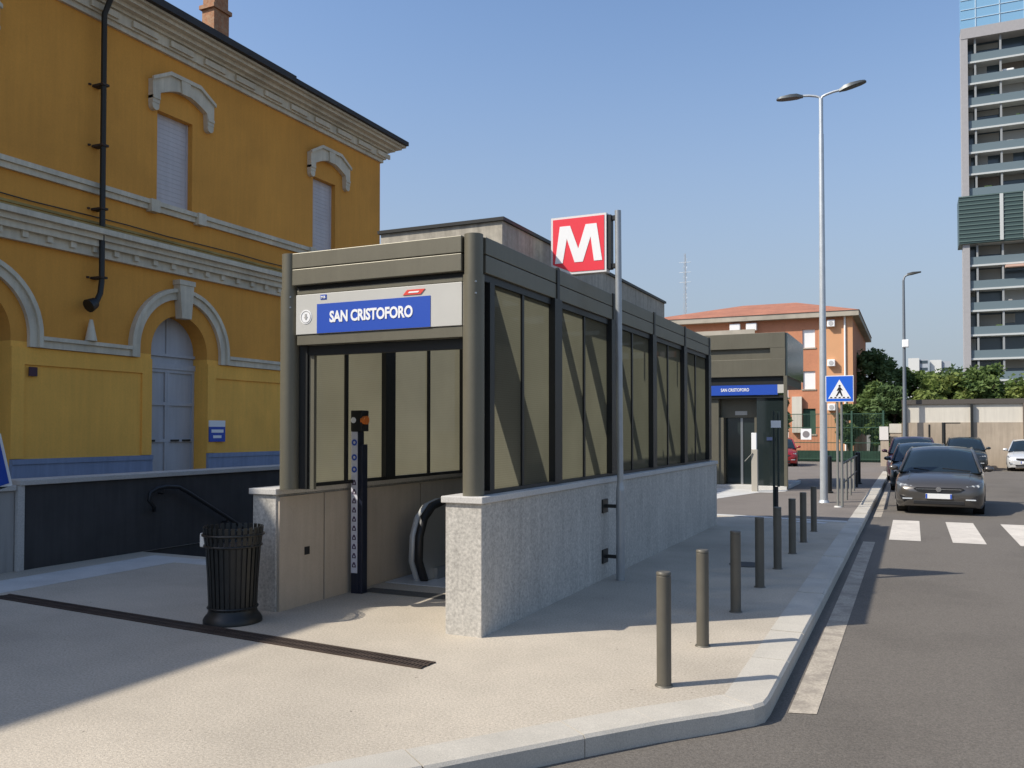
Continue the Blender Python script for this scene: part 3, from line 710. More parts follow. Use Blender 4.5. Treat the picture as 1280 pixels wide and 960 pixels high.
mb = MB(); mb.prism(oct_, XZ, 9.605, 9.735); bx_ = mb.build('sign_box', mat('sign_edge_white', (.70, .68, .66), .4), ms)
i_ = .026
ins = [(-3.955 + i_, 3.74 + .016), (-3.695, 3.625 + i_ + .003), (-3.25 - i_, 3.625 + i_), (-3.25 - i_, 4.325 - i_), (-3.955 + i_, 4.325 - i_)]
mb = MB(); mb.prism(ins, XZ, 9.600, 9.6045); mb.prism(ins, XZ, 9.7355, 9.740); mb.build('sign_face', RED, bx_)
Mx = lambda u: -3.90 + u * .60; Mz = lambda v: 3.765 + v * .445
Mp = [(0, 0), (.105, 1), (.325, 1), (.50, .36), (.655, 1), (.885, 1), (1, 0), (.83, 0), (.76, .66), (.595, 0), (.42, 0), (.255, .66), (.165, 0)]
mb = MB(); mb.prism([(Mx(u), Mz(v)) for u, v in Mp], XZ, 9.596, 9.5998); mb.build('letter', WHITE, bx_)
mb = MB(); mb.box(-3.25, -3.12, 9.635, 9.705, 4.24, 4.29); mb.box(-3.25, -3.12, 9.635, 9.705, 3.67, 3.72); mb.box(-3.25, -3.20, 9.62, 9.72, 3.66, 4.30); mb.build('arm', METALD, ms)

# ------------------------------------------------------------------ totem
tt = thing('information_totem', 'slim navy totem of pictograms with orange button standing in the entrance', 'totem', (-5.40, 7.72, 0))
mb = MB(); mb.box(-5.485, -5.395, 7.66, 7.77, 0, 1.74, .006); mb.build('post', NAVY, tt)
mb = MB(); mb.box(-5.395, -5.345, 7.665, 7.765, 0, 1.60, .006); mb.build('side_post', NAVY, tt)
mb = MB(); mb.box(-5.487, -5.343, 7.65, 7.78, 1.74, 1.965, .006); mb.build('head', BLACK, tt)
mb = MB(); mb.cyl((-5.45, 7.651, 1.86), (-5.45, 7.645, 1.86), .032, n=18); mb.build('round_lamp', WHITE, tt)
mb = MB(); mb.cyl((-5.36, 7.69, 1.86), (-5.305, 7.69, 1.86), .046, n=18); mb.build('round_button', ORANGE_L, tt)
mb = MB(); mb.box(-5.480, -5.400, 7.653, 7.6575, .22, 1.735); strip = mb.build('pictogram_strip', mat('totem_strip', (.60, .60, .66), .5, fine=.1, fscale=30), tt)
PT = lambda u, v, t: (u - .010, 7.6525 - t, v)
for k, z in enumerate((1.62, 1.46, 1.33)):
    mb = MB(); mb.prism(arc(-5.43, z, .034, 0, 2 * math.pi, 18)[:-1], PT, 0, .002, [arc(-5.43, z, .016, 0, 2 * math.pi, 18)[:-1]]); mb.build('pictogram', BLUE, strip)
mrk = mat('pictogram_dark', (.10, .07, .12), .6)
for k in range(10):
    z = 1.19 - k * .098
    mb = MB(); mb.prism([(-5.455, z - .028), (-5.405, z - .028), (-5.405, z - .006), (-5.42, z + .028), (-5.44, z + .028), (-5.455, z - .006)], PT, 0, .002, [arc(-5.43, z - .008, .011, 0, 2 * math.pi, 8)[:-1]]); mb.build('pictogram', mrk, strip)

# ------------------------------------------------------------------ litter bin
lb = thing('litter_bin', 'black slatted cast iron litter bin beside the left granite pier', 'bin', (-5.66, 6.08, 0))
bxc, byc = -5.66, 6.08
mb = MB(); mb.lathe([(.0, .002), (.262, .002), (.262, .03), (.245, .06), (.222, .085), (.214, .12), (.205, .125)], (bxc, byc, 0), 36); mb.build('base', BIN, lb)
mb = MB(); mb.lathe([(.20, .13), (.216, .40), (.232, .70), (.0, .70)], (bxc, byc, 0), 36); mb.build('liner', BLACK, lb)
mb = MB()
for k in range(30):
    a_ = 2 * math.pi * k / 30; ca, sa = math.cos(a_), math.sin(a_)
    prof = [(.212, .10), (.216, .2), (.226, .42), (.244, .68), (.262, .80), (.268, .872)]
    rings = []
    for r, z in prof:
        tx, ty = -sa * .016, ca * .016; rx, ry = ca, sa
        rings.append([(bxc + rx * r + tx, byc + ry * r + ty, z), (bxc + rx * r - tx, byc + ry * r - ty, z), (bxc + rx * (r - .010) - tx, byc + ry * (r - .010) - ty, z), (bxc + rx * (r - .010) + tx, byc + ry * (r - .010) + ty, z)])
    mb.loft(rings, smooth=False)
mb.build('slatted_body', BIN, lb)
mb = MB()
for r, z in ((.270, .80), (.252, .70), (.218, .14)): mb.tube([(bxc + r * math.cos(t * math.pi / 18), byc + r * math.sin(t * math.pi / 18), z) for t in range(36)], .011, n=8, closed=True)
build_split(mb, 'ring', BIN, lb)
mb = MB(); mb.box(bxc - .325, bxc - .265, byc - .09, byc - .03, .67, .80, .012); mb.build('ash_box', mat('pale_tag', (.85, .82, .75), .35), lb)

# ------------------------------------------------------------------ bollards
bx, bys = -1.555, [5.80, 7.0, 8.44, 9.88, 11.28, 12.76, 14.12, 15.70]
bo = thing('bollard', '', 'bollard', (bx, bys[0], 0), 'bollards along the kerb')
mb = MB(); mb.cyl((bx, bys[0], 0), (bx, bys[0], .750), .050, n=24); mb.lathe([(.050, .750), (.047, .753), (.047, .758), (.051, .760), (.051, .774), (.046, .780), (.0, .782)], (bx, bys[0], 0), 24); mb.build('post', BOLL, bo)
mb = MB(); mb.lathe([(.0, .010), (.058, .010), (.062, .006), (.064, .0)], (bx, bys[0], 0), 24); mb.build('base_ring', BOLL, bo)
bl = ['olive bollard nearest the curved kerb corner, standing in full sun',
      'second olive bollard from the kerb corner, lit on top with a long shadow',
      'third bollard from the kerb corner, first one in the canopy shade',
      'fourth bollard from the kerb corner, inside the canopy shade',
      'fifth bollard from the kerb corner, in front of the slim dark post',
      'sixth bollard from the kerb corner, third from the crossing end',
      'seventh bollard from the kerb corner, second from the crossing end',
      'farthest bollard of the row, last before the crossing']
bo['label'] = bl[0]
for y, t in zip(bys[1:], bl[1:]):
    c_ = copy_thing(bo, (bx, y, 0)); c_['label'] = t

# ------------------------------------------------------------------ double street lamp
sl = thing('street_lamp', 'tall pale double headed street lamp beside the crossing sign', 'street lamp', (-1.95, 22.1, 0))
mb = MB(); mb.cyl((-1.95, 22.1, 0), (-1.95, 22.1, 9.0), .092, .058, n=20); mb.cyl((-1.95, 22.1, 9.0), (-1.95, 22.1, 9.88), .050, n=20)
mb.cyl((-1.95, 22.1, 0), (-1.95, 22.1, .06), .13, .10, n=20); mb.build('pole', GALV, sl)
def head(sg, ang, z0):
    mb = MB(); p = [(-1.95, 22.1, 9.82), (-1.95 + sg * .03, 22.1, 9.92), (-1.95 + sg * .12, 22.1, z0 - .02), (-1.95 + sg * .28, 22.1, z0 + .02), (-1.95 + sg * .46, 22.1, z0 + .04)]
    mb.tube(p, .030, n=10); ar = mb.build('arm', GALV, sl)
    mb = MB(); rings = []
    for u, wd, th in ((0, .05, .05), (.05, .06, .06), (.14, .11, .085), (.30, .13, .085), (.50, .12, .06), (.60, .08, .04), (.63, .04, .02)):
        rings.append([(u, -wd, 0), (u, wd, 0), (u, wd * .8, th), (u, -wd * .8, th)])
    mb.loft(rings)
    Mx_ = Matrix.Translation((-1.95 + sg * .42, 22.1, z0)) @ Matrix.Rotation(-ang if sg > 0 else 0, 4, 'Y')
    mb.rot(Matrix.Translation((-1.95 + sg * .42, 22.1, z0)) @ Matrix.Rotation(0 if sg > 0 else math.pi, 4, 'Z') @ Matrix.Rotation(-ang, 4, 'Y'))
    mb.build('lamp_head', mat('lamp_grey', (.07, .08, .085), .4, metal=.3), sl)
head(1, R(13), 9.98); head(-1, R(-4 + 6), 9.98)

# ------------------------------------------------------------------ pedestrian crossing sign
cs = thing('crossing_sign', 'square blue pedestrian crossing sign on twin grey posts', 'road sign', (-1.50, 20.9, 0))
for k, xx in enumerate((-1.545, -1.455)):
    mb = MB(); mb.cyl((xx, 20.9 + k * .03, 0), (xx, 20.9 + k * .03, 2.42 if k == 0 else 2.6), .027, n=12); mb.build('post', mat('grey_post', (.24, .24, .22), .5, metal=.3), cs)
mb = MB(); mb.cyl((-1.545, 20.9, .0), (-1.545, 20.9, .03), .09, .07, n=14); mb.build('base', STRIP, cs)
ysn = 20.86
mb = MB(); mb.box(-1.79, -1.19, ysn, ysn + .02, 2.40, 3.0, .003); pn = mb.build('plate', WHITE, cs)
mb = MB(); mb.box(-1.775, -1.205, ysn - .003, ysn - .0005, 2.415, 2.985); mb.build('blue_field', BLUE2, pn)
PS = lambda u, v, t: (u, ysn - .0035 - t, v)
mb = MB(); mb.prism([(-1.735, 2.475), (-1.245, 2.475), (-1.49, 2.91)], PS, 0, .002); mb.build('triangle', WHITE, pn)
mb = MB()
mb.prism(arc(-1.487, 2.765, .025, 0, 2 * math.pi, 10)[:-1], PS, .0025, .004)
mb.prism([(-1.51, 2.735), (-1.465, 2.735), (-1.455, 2.64), (-1.42, 2.53), (-1.445, 2.522), (-1.487, 2.61), (-1.545, 2.522), (-1.57, 2.53), (-1.515, 2.64)], PS, .0025, .004)
mb.prism([(-1.51, 2.73), (-1.55, 2.66), (-1.535, 2.645), (-1.495, 2.70)], PS, .0025, .004); mb.prism([(-1.465, 2.73), (-1.42, 2.67), (-1.435, 2.655), (-1.48, 2.70)], PS, .0025, .004)
for k in range(5): mb.box(-1.69 + k * .09, -1.645 + k * .09, ysn - .0075, ysn - .006, 2.485, 2.512)
mb.build('walking_figure', BLACK, pn)

# ------------------------------------------------------------------ lift entrance
LF = thing('lift_entrance', 'olive clad lift entrance with glass side and blue name band', 'lift entrance', (-4.5, 26.3, 0))
lx0, lx1, ly0, ly1 = -6.3, -3.32, 26.3, 30.4
mb = MB(); mb.box(lx0, lx1 - .05, ly0, ly1, 3.36, 3.88, .01); mb.box(lx0, lx1 - .05, ly0, ly1, 4.20, 4.66, .01); mb.box(-3.80, lx1 - .05, ly0, ly1, 3.88, 4.20); mb.box(lx0, -3.80, ly0 + .10, ly1, 3.88, 4.20); mb.build('fascia', METAL, LF)
mb = MB(); mb.box(lx0, lx1 - .06, ly0 + .10, ly1, 3.12, 3.355); mb.box(lx0, lx1 - .06, ly0 + .06, ly0 + .12, 2.72, 2.80); mb.build('shadow_gap', METALD, LF)
mb = MB(); mb.box(lx0, -3.60, ly0 + .02, ly0 + .12, 2.81, 3.11); nb = mb.build('name_band', BLUE, LF)
lettering('lettering', 'SAN CRISTOFORO', WHITE, nb, -5.26, -4.42, 2.92, 3.02, lambda u, v, t: (u, ly0 + .0195 - t, v), bold=.02)
mb = MB(); mb.box(-3.598, lx1 - .03, ly0 + .02, ly0 + .12, 2.86, 3.11); mb.build('end_plate', SIGNPAN, LF)
mb = MB(); mb.box(lx1 - .10, lx1, ly0 - .02, ly0 + .08, 0, 3.36, .006); mb.build('corner_post', METAL, LF)
mb = MB(); mb.box(-4.26, -4.20, ly0 + .62, 29.6, .1, 3.115); mb.build('side_glass', LIFTGLASS, LF)
mb = MB(); mb.box(lx1 - .045, lx1 + .01, ly0 + .02, ly1, 3.365, 4.64); mb.build('upper_glass', mat('teal_glass', (.035, .05, .055), .15, spec=.6), LF)
mb = MB(); mb.box(-4.22, -3.44, ly0 + .12, ly0 + .16, .1, 2.72); mb.build('front_glass', GLASSD, LF)
mb = MB(); mb.box(-5.35, -4.24, ly0 + .5, ly0 + .62, 2.14, 2.72); mb.box(-5.36, -5.22, ly0 + .2, ly0 + .62, .1, 2.14); mb.box(-4.30, -4.22, ly0 + .2, ly0 + .62, .1, 2.14); mb.box(lx0, -5.36, ly0 + .15, ly0 + .6, .1, 2.72); mb.build('door_surround', METAL, LF)
hp = MB(); hp.box(-4.92, -4.56, ly0 + .485, ly0 + .499, 2.22, 2.34); hp.build('header_plate', SIGNPAN, LF)
for d0, d1 in ((-5.21, -4.77), (-4.70, -4.31)):
    mb = MB(); mb.box(d0, d1, ly0 + .56, ly0 + .60, .1, 2.13); dd = mb.build('lift_door', GLASSD, LF)
mb = MB(); mb.box(-4.77, -4.70, ly0 + .54, ly0 + .6, .1, 2.13); mb.build('door_jamb', METALS, LF)
mb = MB(); mb.box(lx0, lx1 - .02, ly0 - .05, 29.7, .0, .10, .01); mb.build('threshold', STRIP, LF)
mb = MB(); mb.box(-3.93, -3.70, ly0 + .10, ly0 + .119, 1.45, 1.55); mb.build('notice', mat('dim_blue', (.03, .05, .12), .5), LF)
mb = MB(); mb.box(lx0, -4.2, 29.6, 29.7, .1, 3.11); mb.build('back_wall', METALD, LF)
mb = MB(); mb.box(lx0, lx0 + .1, ly0 + .62, 29.59, .1, 3.11); mb.build('rear_side_wall', METALD, LF)
lr = sheet('lift_apron', [(-7, 24.9), (-3.6, 24.9), (-3.3, 25.6), (-3.3, 26.25), (-7, 26.25)], .004, STRIP)
lr2 = sheet('lift_path', [(-7.2, 21.6), (-4.6, 21.9), (-3.9, 24.9), (-4.9, 24.9), (-7.2, 23.0)], .005, STRIP)
ic_ = thing('intercom_pillar', 'pale slim call pillar with white plate before the lift doors', 'pillar', (-4.10, 25.3, 0))
mb = MB(); mb.box(-4.19, -4.02, 25.25, 25.40, 0, 1.20, .01); mb.build('pillar', mat('pillar_beige', (.40, .37, .31), .6), ic_)
mb = MB(); mb.box(-4.19, -4.05, 25.27, 25.38, 1.20, 1.68, .008); mb.build('call_plate', WHITE, ic_)
mb = MB(); mb.tube([(-4.15, 25.24, 1.1), (-4.28, 25.2, .95), (-4.36, 25.18, .86)], .016, n=6); mb.build('arm', METALD, ic_)
dp_ = thing('slim_signpost', 'slim dark green twin post with small white plate among the bollards', 'sign post', (-2.27, 16.3, 0))
for xx in (-2.30, -2.22):
    mb = MB(); mb.cyl((xx, 16.3, .0 if xx < -2.25 else .72), (xx, 16.3, 2.10), .022, n=10); mb.build('post', mat('dark_green_paint', (.012, .028, .024), .4), dp_)
mb = MB(); mb.box(-2.345, -2.17, 16.265, 16.278, 1.80, 1.93); mb.build('plate', WHITE, dp_)
mb = MB(); mb.cyl((-2.26, 16.3, .0), (-2.26, 16.3, .72), .035, n=10); mb.build('base', BLACK, dp_)
# guard rail after the crossing
gr = thing('guard_rail', 'low grey pedestrian guard rail along the kerb beyond the crossing', 'railing', (-1.48, 24, 0))
for k in range(5):
    y = 21.4 + k * 1.75
    mb = MB(); mb.cyl((-1.49 - k * .015, y, 0), (-1.49 - k * .015, y, .98), .032, n=10); mb.build('post', mat('grey_post', (.24, .24, .22), .5, metal=.3) if k < 4 else METALD, gr)
mb = MB(); mb.tube([(-1.49, 21.4, .97), (-1.55, 28.4, .97)], .028, n=8); mb.tube([(-1.49, 21.4, .5), (-1.55, 28.4, .5)], .018, n=8); mb.build('rail', METALD, gr)
for xx, yy, lab in ((-1.62, 30.3, 'stout dark bollard closing the far end of the guard rail'), (-2.12, 25.5, 'dark bollard half hidden behind the street lamp foot')):
    o = thing('stout_bollard', lab, 'bollard', (xx, yy, 0))
    mb = MB(); mb.cyl((xx, yy, 0), (xx, yy, 1.0), .085, n=16); mb.lathe([(.085, 1.0), (.08, 1.03), (0, 1.05)], (xx, yy, 0), 16); mb.build('post', METALD, o)
    mb = MB(); mb.lathe([(.12, 0), (.12, .04), (.086, .06)], (xx, yy, 0), 16); mb.build('base_ring', METALD, o)
mb = MB(); mb.cyl((-1.97, 11.45, .002), (-1.97, 11.45, .008), .22, n=24); tag(mb.build('manhole_cover', mat('iron_lid', (.07, .065, .06), .8)), 'round dark iron cover in the shaded pavement near the third bollard', 'manhole')

# ------------------------------------------------------------------ cars
def car(label, loc, rz, paint, L=4.3, W=1.80, H=1.46, kind='hatch', cat='car', detail=True, group='parked cars'):
    """front at y=0 looking to -Y, length along +Y, ground z=0"""
    o = thing('parked_car', label, cat, loc, group, rz)
    B = lambda mb, n, m, p=o: mb.build(n, m, p, world=False)
    hw = W / 2; hood = .70 * H / 1.46; belt = .92 * H / 1.46
    # stations: y, half width, z bottom, z shoulder(top edge), z centre
    S = [(.00, .60, .30, .52, .55), (.05, .74, .22, .60, .64), (.16, .84, .19, .66, .71), (.40, .89, .18, .74, .80), (.80, .90, .18, .82, .88), (1.15, .90, .18, .88, .93),
         (1.5, .90, .18, .90, .94), (2.4, .90, .18, .93, .95), (3.2, .90, .18, .95, .97), (3.85, .885, .20, .96, .98), (4.15, .84, .26, .90, .95), (4.30, .70, .36, .80, .84)]
    k = H / 1.46; q = L / 4.3; ww = W / 1.80
    rings = []
    for y, w_, zb, zs, zc in S:
        y *= q; w_ *= ww; zb, zs, zc = zb * k, zs * k, zc * k; zm = zb + (zs - zb) * .55
        half = [(w_ * .94, zb - .03), (w_ * .985, zb + .06), (w_, zm), (w_ * .985, zs - .06 * k), (w_ * .93, zs), (w_ * .66, zc - .012), (w_ * .3, zc)]
        rings.append([(x, y, z) for x, z in half] + [(-x, y, z) for x, z in reversed(half)])
    mb = MB(); mb.loft(rings); body = B(mb, 'body', paint)
    # greenhouse
    rear = 3.95 if kind == 'hatch' else 4.12
    G = [(.98, .76, .90, .905), (1.30, .735, 1.08, 1.10), (1.75, .66, 1.32, 1.36), (2.05, .62, 1.40, 1.445), (2.6, .615, 1.42, 1.46), (3.2, .60, 1.38, 1.425), (3.6, .60, 1.28, 1.32), (rear, .64, 1.0, 1.03)]
    rings = []
    for y, wt, zs, zc in G:
        half = [(.86 * ww, .885 * k), (.855 * ww, min(.95, zs) * k), (wt * ww + .03, (zs - .02) * k), (wt * ww, zs * k), (wt * .6 * ww, (zs * .3 + zc * .7) * k), (wt * .25 * ww, zc * k)]
        rings.append([(x, y * q, z) for x, z in half] + [(-x, y * q, z) for x, z in reversed(half)])
    mb = MB(); mb.loft(rings); B(mb, 'glasshouse', CARGL)
    # roof skin and pillars in body colour
    mb = MB(); rr = []
    for y, wt, zs, zc in G[2:7]:
        half = [(wt * ww + .035, (zs - .03) * k), (wt * ww + .012, zs * k + .012), (wt * .6 * ww, (zs * .3 + zc * .7) * k + .014), (wt * .25 * ww, zc * k + .014)]
        if y == 1.75: y = 1.84
        rr.append([(x, y * q, z) for x, z in half] + [(-x, y * q, z) for x, z in reversed(half)])
    mb.loft(rr); B(mb, 'roof', paint)
    for s in (-1, 1):
        mb = MB(); mb.tube([(s * .835 * ww, 1.0 * q, .905 * k), (s * .765 * ww, 1.32 * q, 1.10 * k), (s * .695 * ww, 1.76 * q, 1.325 * k), (s * .655 * ww, 2.05 * q, 1.405 * k), (s * .65 * ww, 2.6 * q, 1.425 * k), (s * .635 * ww, 3.2 * q, 1.385 * k), (s * .64 * ww, 3.6 * q, 1.29 * k), (s * .72 * ww, rear * q, .99 * k)], .032, n=6)
        mb.tube([(s * .865 * ww, 2.45 * q, .93 * k), (s * .66 * ww, 2.40 * q, 1.42 * k)], .03, n=6)
        B(mb, 'pillar', paint)
        # mirrors
        mb = MB(); bmx = bmesh.new(); bmesh.ops.create_uvsphere(bmx, u_segments=12, v_segments=8, radius=1)
        for v in bmx.verts: v.co = Vector((s * (.985 * ww) + v.co.x * .105, 1.22 * q + v.co.y * .06, .98 * k + v.co.z * .065))
        mb.frombm(bmx, True); mb.tube([(s * .88 * ww, 1.25 * q, .92 * k), (s * .95 * ww, 1.24 * q, .96 * k)], .025, n=6); B(mb, 'wing_mirror', paint)
        # wheels
        for y in (.82 * q, 3.45 * q):
            mb = MB(); xo = s * (hw - .02); xi = s * (hw - .24)
            mb.cyl((xi, y, .315), (xo, y, .315), .315, n=28); wh = B(mb, 'wheel', TYRE)
            mb = MB(); mb.cyl((xo, y, .315), (xo + s * .012, y, .315), .205, n=20)
            B(mb, 'rim', METALS, wh)
            mb = MB(); mb.prism([(y + .385 * math.cos(t * math.pi / 16), .30 + .385 * math.sin(t * math.pi / 16)) for t in range(17)], YZ, s * (hw - .30), s * (hw + .004))
            B(mb, 'wheel_arch', BLACK)
        # headlight
        mb = MB()
        mb.loft([[(s * .44 * ww, .035 * q, .565 * k), (s * .44 * ww, .05 * q, .600 * k), (s * .44 * ww, .16 * q, .600 * k), (s * .44 * ww, .16 * q, .56 * k)],
                 [(s * .62 * ww, .055 * q, .575 * k), (s * .62 * ww, .085 * q, .650 * k), (s * .62 * ww, .20 * q, .65 * k), (s * .62 * ww, .20 * q, .57 * k)],
                 [(s * .77 * ww, .11 * q, .605 * k), (s * .77 * ww, .135 * q, .685 * k), (s * .77 * ww, .26 * q, .69 * k), (s * .77 * ww, .26 * q, .60 * k)],
                 [(s * .85 * ww, .21 * q, .655 * k), (s * .85 * ww, .23 * q, .715 * k), (s * .85 * ww, .32 * q, .72 * k), (s * .85 * ww, .32 * q, .65 * k)]], smooth=False)
        hl = B(mb, 'headlight', mat('headlight_housing', (.10, .105, .11), .08, spec=.8, coat=1))
        mb = MB()
        for u, r in ((.55, .030), (.66, .036), (.755, .030)):
            mb.cyl((s * u * ww, (.05 + (u - .5) * .25) * q, (.61 + (u - .55) * .16) * k), (s * u * ww, .12 * q, (.61 + (u - .55) * .16) * k), r, n=12)
        B(mb, 'reflector', LENS, hl)
        mb = MB(); mb.prism([(s * .50 * ww, .335 * k), (s * .74 * ww, .325 * k), (s * .78 * ww, .43 * k), (s * .70 * ww, .40 * k)], XZ, -.005, .11 * q); fgp = B(mb, 'side_intake', BLACK)
        mb = MB(); mb.box(s * .62 * ww - .10, s * .62 * ww + .10, -.012, .02 * q, .335 * k, .362 * k, .006); B(mb, 'fog_lamp', LENS, fgp)
        # tail lamp
        mb = MB(); mb.box(s * .74 * ww - .1, s * .74 * ww + .1, 4.14 * q, 4.22 * q, .74 * k, .90 * k, .01); B(mb, 'tail_lamp', RED)
    mb = MB(); mb.prism([(-.50 * ww, .575 * k), (-.42 * ww, .515 * k), (-.24 * ww, .488 * k), (.24 * ww, .488 * k), (.42 * ww, .515 * k), (.50 * ww, .575 * k), (.44 * ww, .603 * k), (-.44 * ww, .603 * k)], XZ, -.012, .06); gl = B(mb, 'grille', BLACK)
    mb = MB(); mb.box(-.44 * ww, .44 * ww, -.022, .0, .560 * k, .572 * k); B(mb, 'grille_bar', CHROME, gl)
    mb = MB(); mb.cyl((0, -.030, .565 * k), (0, -.010, .565 * k), .055, n=18, cap=True); B(mb, 'round_badge', CHROME, gl)
    mb = MB(); mb.box(-.62 * ww, .62 * ww, 1.005 * q, 1.05 * q, .912 * k, .925 * k); B(mb, 'cowl', BLACK)
    for s in (-1, 1):
        mb = MB(); mb.tube([(s * .42 * ww + .2, 1.03 * q, .935 * k), (s * .30 * ww - .25, 1.10 * q, .985 * k)], .010, n=5); B(mb, 'wiper', BLACK)
        mb = MB(); mb.tube([(s * .62 * ww, .30 * q, .745 * k), (s * .60 * ww, .62 * q, .835 * k), (s * .62 * ww, .98 * q, .903 * k)], .012, n=6); B(mb, 'hood_crease', paint)
    mb = MB(); mb.box(-.26, .26, -.036, -.012, .36 * k, .47 * k, .003); npl = B(mb, 'number_plate', PLATE)
    mb = MB(); mb.box(-.258, -.225, -.039, -.0365, .365 * k, .465 * k); mb.box(.225, .258, -.039, -.0365, .365 * k, .465 * k); B(mb, 'plate_band', BLUE, npl)
    mb = MB(); mb.box(-.50 * ww, .50 * ww, -.006, .08, .235 * k, .315 * k, .01); B(mb, 'lower_intake', BLACK)
    return o
P1 = car_paint('grey_car_paint', (.085, .078, .070)); P2 = car_paint('dark_teal_paint', (.020, .028, .030)); P3 = car_paint('wine_car_paint', (.045, .012, .022))
P4 = car_paint('graphite_car_paint', (.030, .036, .038)); P5 = car_paint('white_car_paint', (.72, .72, .70)); P6 = car_paint('red_car_paint', (.38, .02, .02))
car('dark grey hatchback parked at the zebra crossing, nearest car', (.52, 21.15, -.12), R(-3), P1, W=1.82, H=1.47)
car('dark teal car close behind the grey hatchback', (.26, 28.8, -.12), R(0), P2, H=1.46, W=1.8)
car('wine coloured car third in the line beside the kerb', (.02, 34.8, -.12), R(0), P3, H=1.62, W=1.8)
car('graphite people carrier facing the camera before the beige block wall', (2.28, 44.6, -.12), R(0), P4, H=1.55, W=1.74, L=4.1)
car('white small car cut by the right edge of the photo', (4.72, 45.0, -.12), R(-8), P5, H=1.45, W=1.7, L=3.7)
car('red car standing behind the lift entrance canopy', (-6.15, 46.0, -.12), R(10), P6, H=1.5, W=1.75, L=4.0)

# ------------------------------------------------------------------ orange apartment house
OB = thing('apartment_house', 'orange rendered three storey house with red tiled hip roof', 'house', (-10, 60, 0))
ox0, ox1, oy0, oy1 = -17.5, -3.45, 60.0, 78
wins = [(-6.58, -5.78, 7.26, 8.48), (-6.58, -5.78, 4.50, 5.70), (-6.58, -5.78, 1.5, 3.2)] + [(x, x + 1.1, z, z + 1.4) for x in (-16.4, -13.6, -10.9, -8.6) for z in (6.9, 4.0, 1.2)]
mb = MB(); mb.prism(rect(ox0, -4.0, -.16, 9.2), XZ, oy0, oy0 + .3, [rect(*w_) for w_ in wins]); mb.box(ox0, ox1 - .02, oy0 + .31, oy1, -.16, 9.2); mb.build('wall', BRICKO, OB)
mb = MB(); mb.box(-4.0, ox1, oy0 - .06, oy0 + .28, -.16, 9.2); mb.box(-5.55, -4.001, oy0 - .03, oy0 - .001, -.16, 9.0); mb.build('pale_bay', BRICKL, OB)
for w_ in wins:
    mb = MB(); mb.box(w_[0], w_[1], oy0 + .10, oy0 + .16, w_[2], w_[3]); wo_ = mb.build('window', (WHITE if w_[2] > 4 else GREENF) if w_[0] > -8 else SHUT, OB)
    mb = MB(); mb.box(w_[0] - .06, w_[1] + .06, oy0 - .05, oy0 + .09, w_[2] - .09, w_[2] - .001); mb.build('sill', GUTTER, wo_)
mb = MB(); mb.box(ox0 - .5, -3.05, oy0 - .55, oy1 + .5, 9.2, 9.55); mb.build('gutter', GUTTER, OB)
mb = MB()
rx0, rx1, ry0, ry1 = ox0 - .55, -3.0, oy0 - .6, oy1 + .55
vs = [(rx0, ry0, 9.551), (rx1, ry0, 9.551), (rx1, ry1, 9.551), (rx0, ry1, 9.551), (-12, 69, 11.6), (-8.0, 69, 11.6)]
mb.add(vs, [(0, 1, 5, 4), (1, 2, 5), (2, 3, 4, 5), (3, 0, 4), (3, 2, 1, 0)])
rf_ = mb.build('roof', TILE, OB)
mb = MB(); mb.cyl((-3.92, oy0 - .12, .0), (-3.92, oy0 - .12, 9.2), .06, n=8); mb.build('downpipe', WHITE, OB)
for z in (8.55, 5.95, 3.05):
    mb = MB(); mb.box(-5.0, -4.52, oy0 - .36, oy0 - .06, z, z + .45, .03); acu = mb.build('air_conditioner', WHITE, OB)
    mb = MB(); mb.cyl((-4.76, oy0 - .372, z + .22), (-4.76, oy0 - .359, z + .22), .15, n=16); mb.build('fan_grille', mat('fan_grey', (.45, .45, .44), .6), acu)
for x in (-11.3, -10.2):
    mb = MB(); mb.box(x, x + .7, oy0 - .4, oy0 - .02, 8.55, 9.05, .03); mb.build('air_conditioner', WHITE, OB)
mb = MB(); mb.box(-14.5, -9.5, oy0 - 1.1, oy0 - .01, 8.0, 8.12); mb.box(-14.5, -9.5, oy0 - 1.1, oy0 - 1.02, 8.12, 8.55); mb.build('balcony', GUTTER, OB)
mb = MB(); mb.box(-7.25, -6.62, oy0 - .30, oy0 - .02, 1.6, 4.0); mb.build('porch_panel', WALLW, OB)
an = thing('aerial_mast', 'thin lattice aerial mast far behind the red tiled roof', 'mast', (-20.5, 85, 0))
mb = MB(); b0 = Vector((-20.5, 85, 0))
for dx, dy in ((-.22, 0), (.22, 0), (0, .38)): mb.cyl((b0.x + dx, b0.y + dy, 0), (b0.x + dx * .3, b0.y + dy * .3, 19.5), .03, n=5)
for z in range(0, 19): mb.cyl((b0.x - .2, b0.y, z), (b0.x + .2, b0.y, z + 1), .018, n=4); mb.cyl((b0.x + .2, b0.y, z), (b0.x, b0.y + .3, z + 1), .018, n=4)
mb.build('lattice', GALV, an)
mb = MB()
for z in (18.6, 17.6, 16.6): mb.cyl((b0.x - .6, b0.y, z), (b0.x + .6, b0.y, z), .022, n=5)
mb.build('antenna', GALV, an)

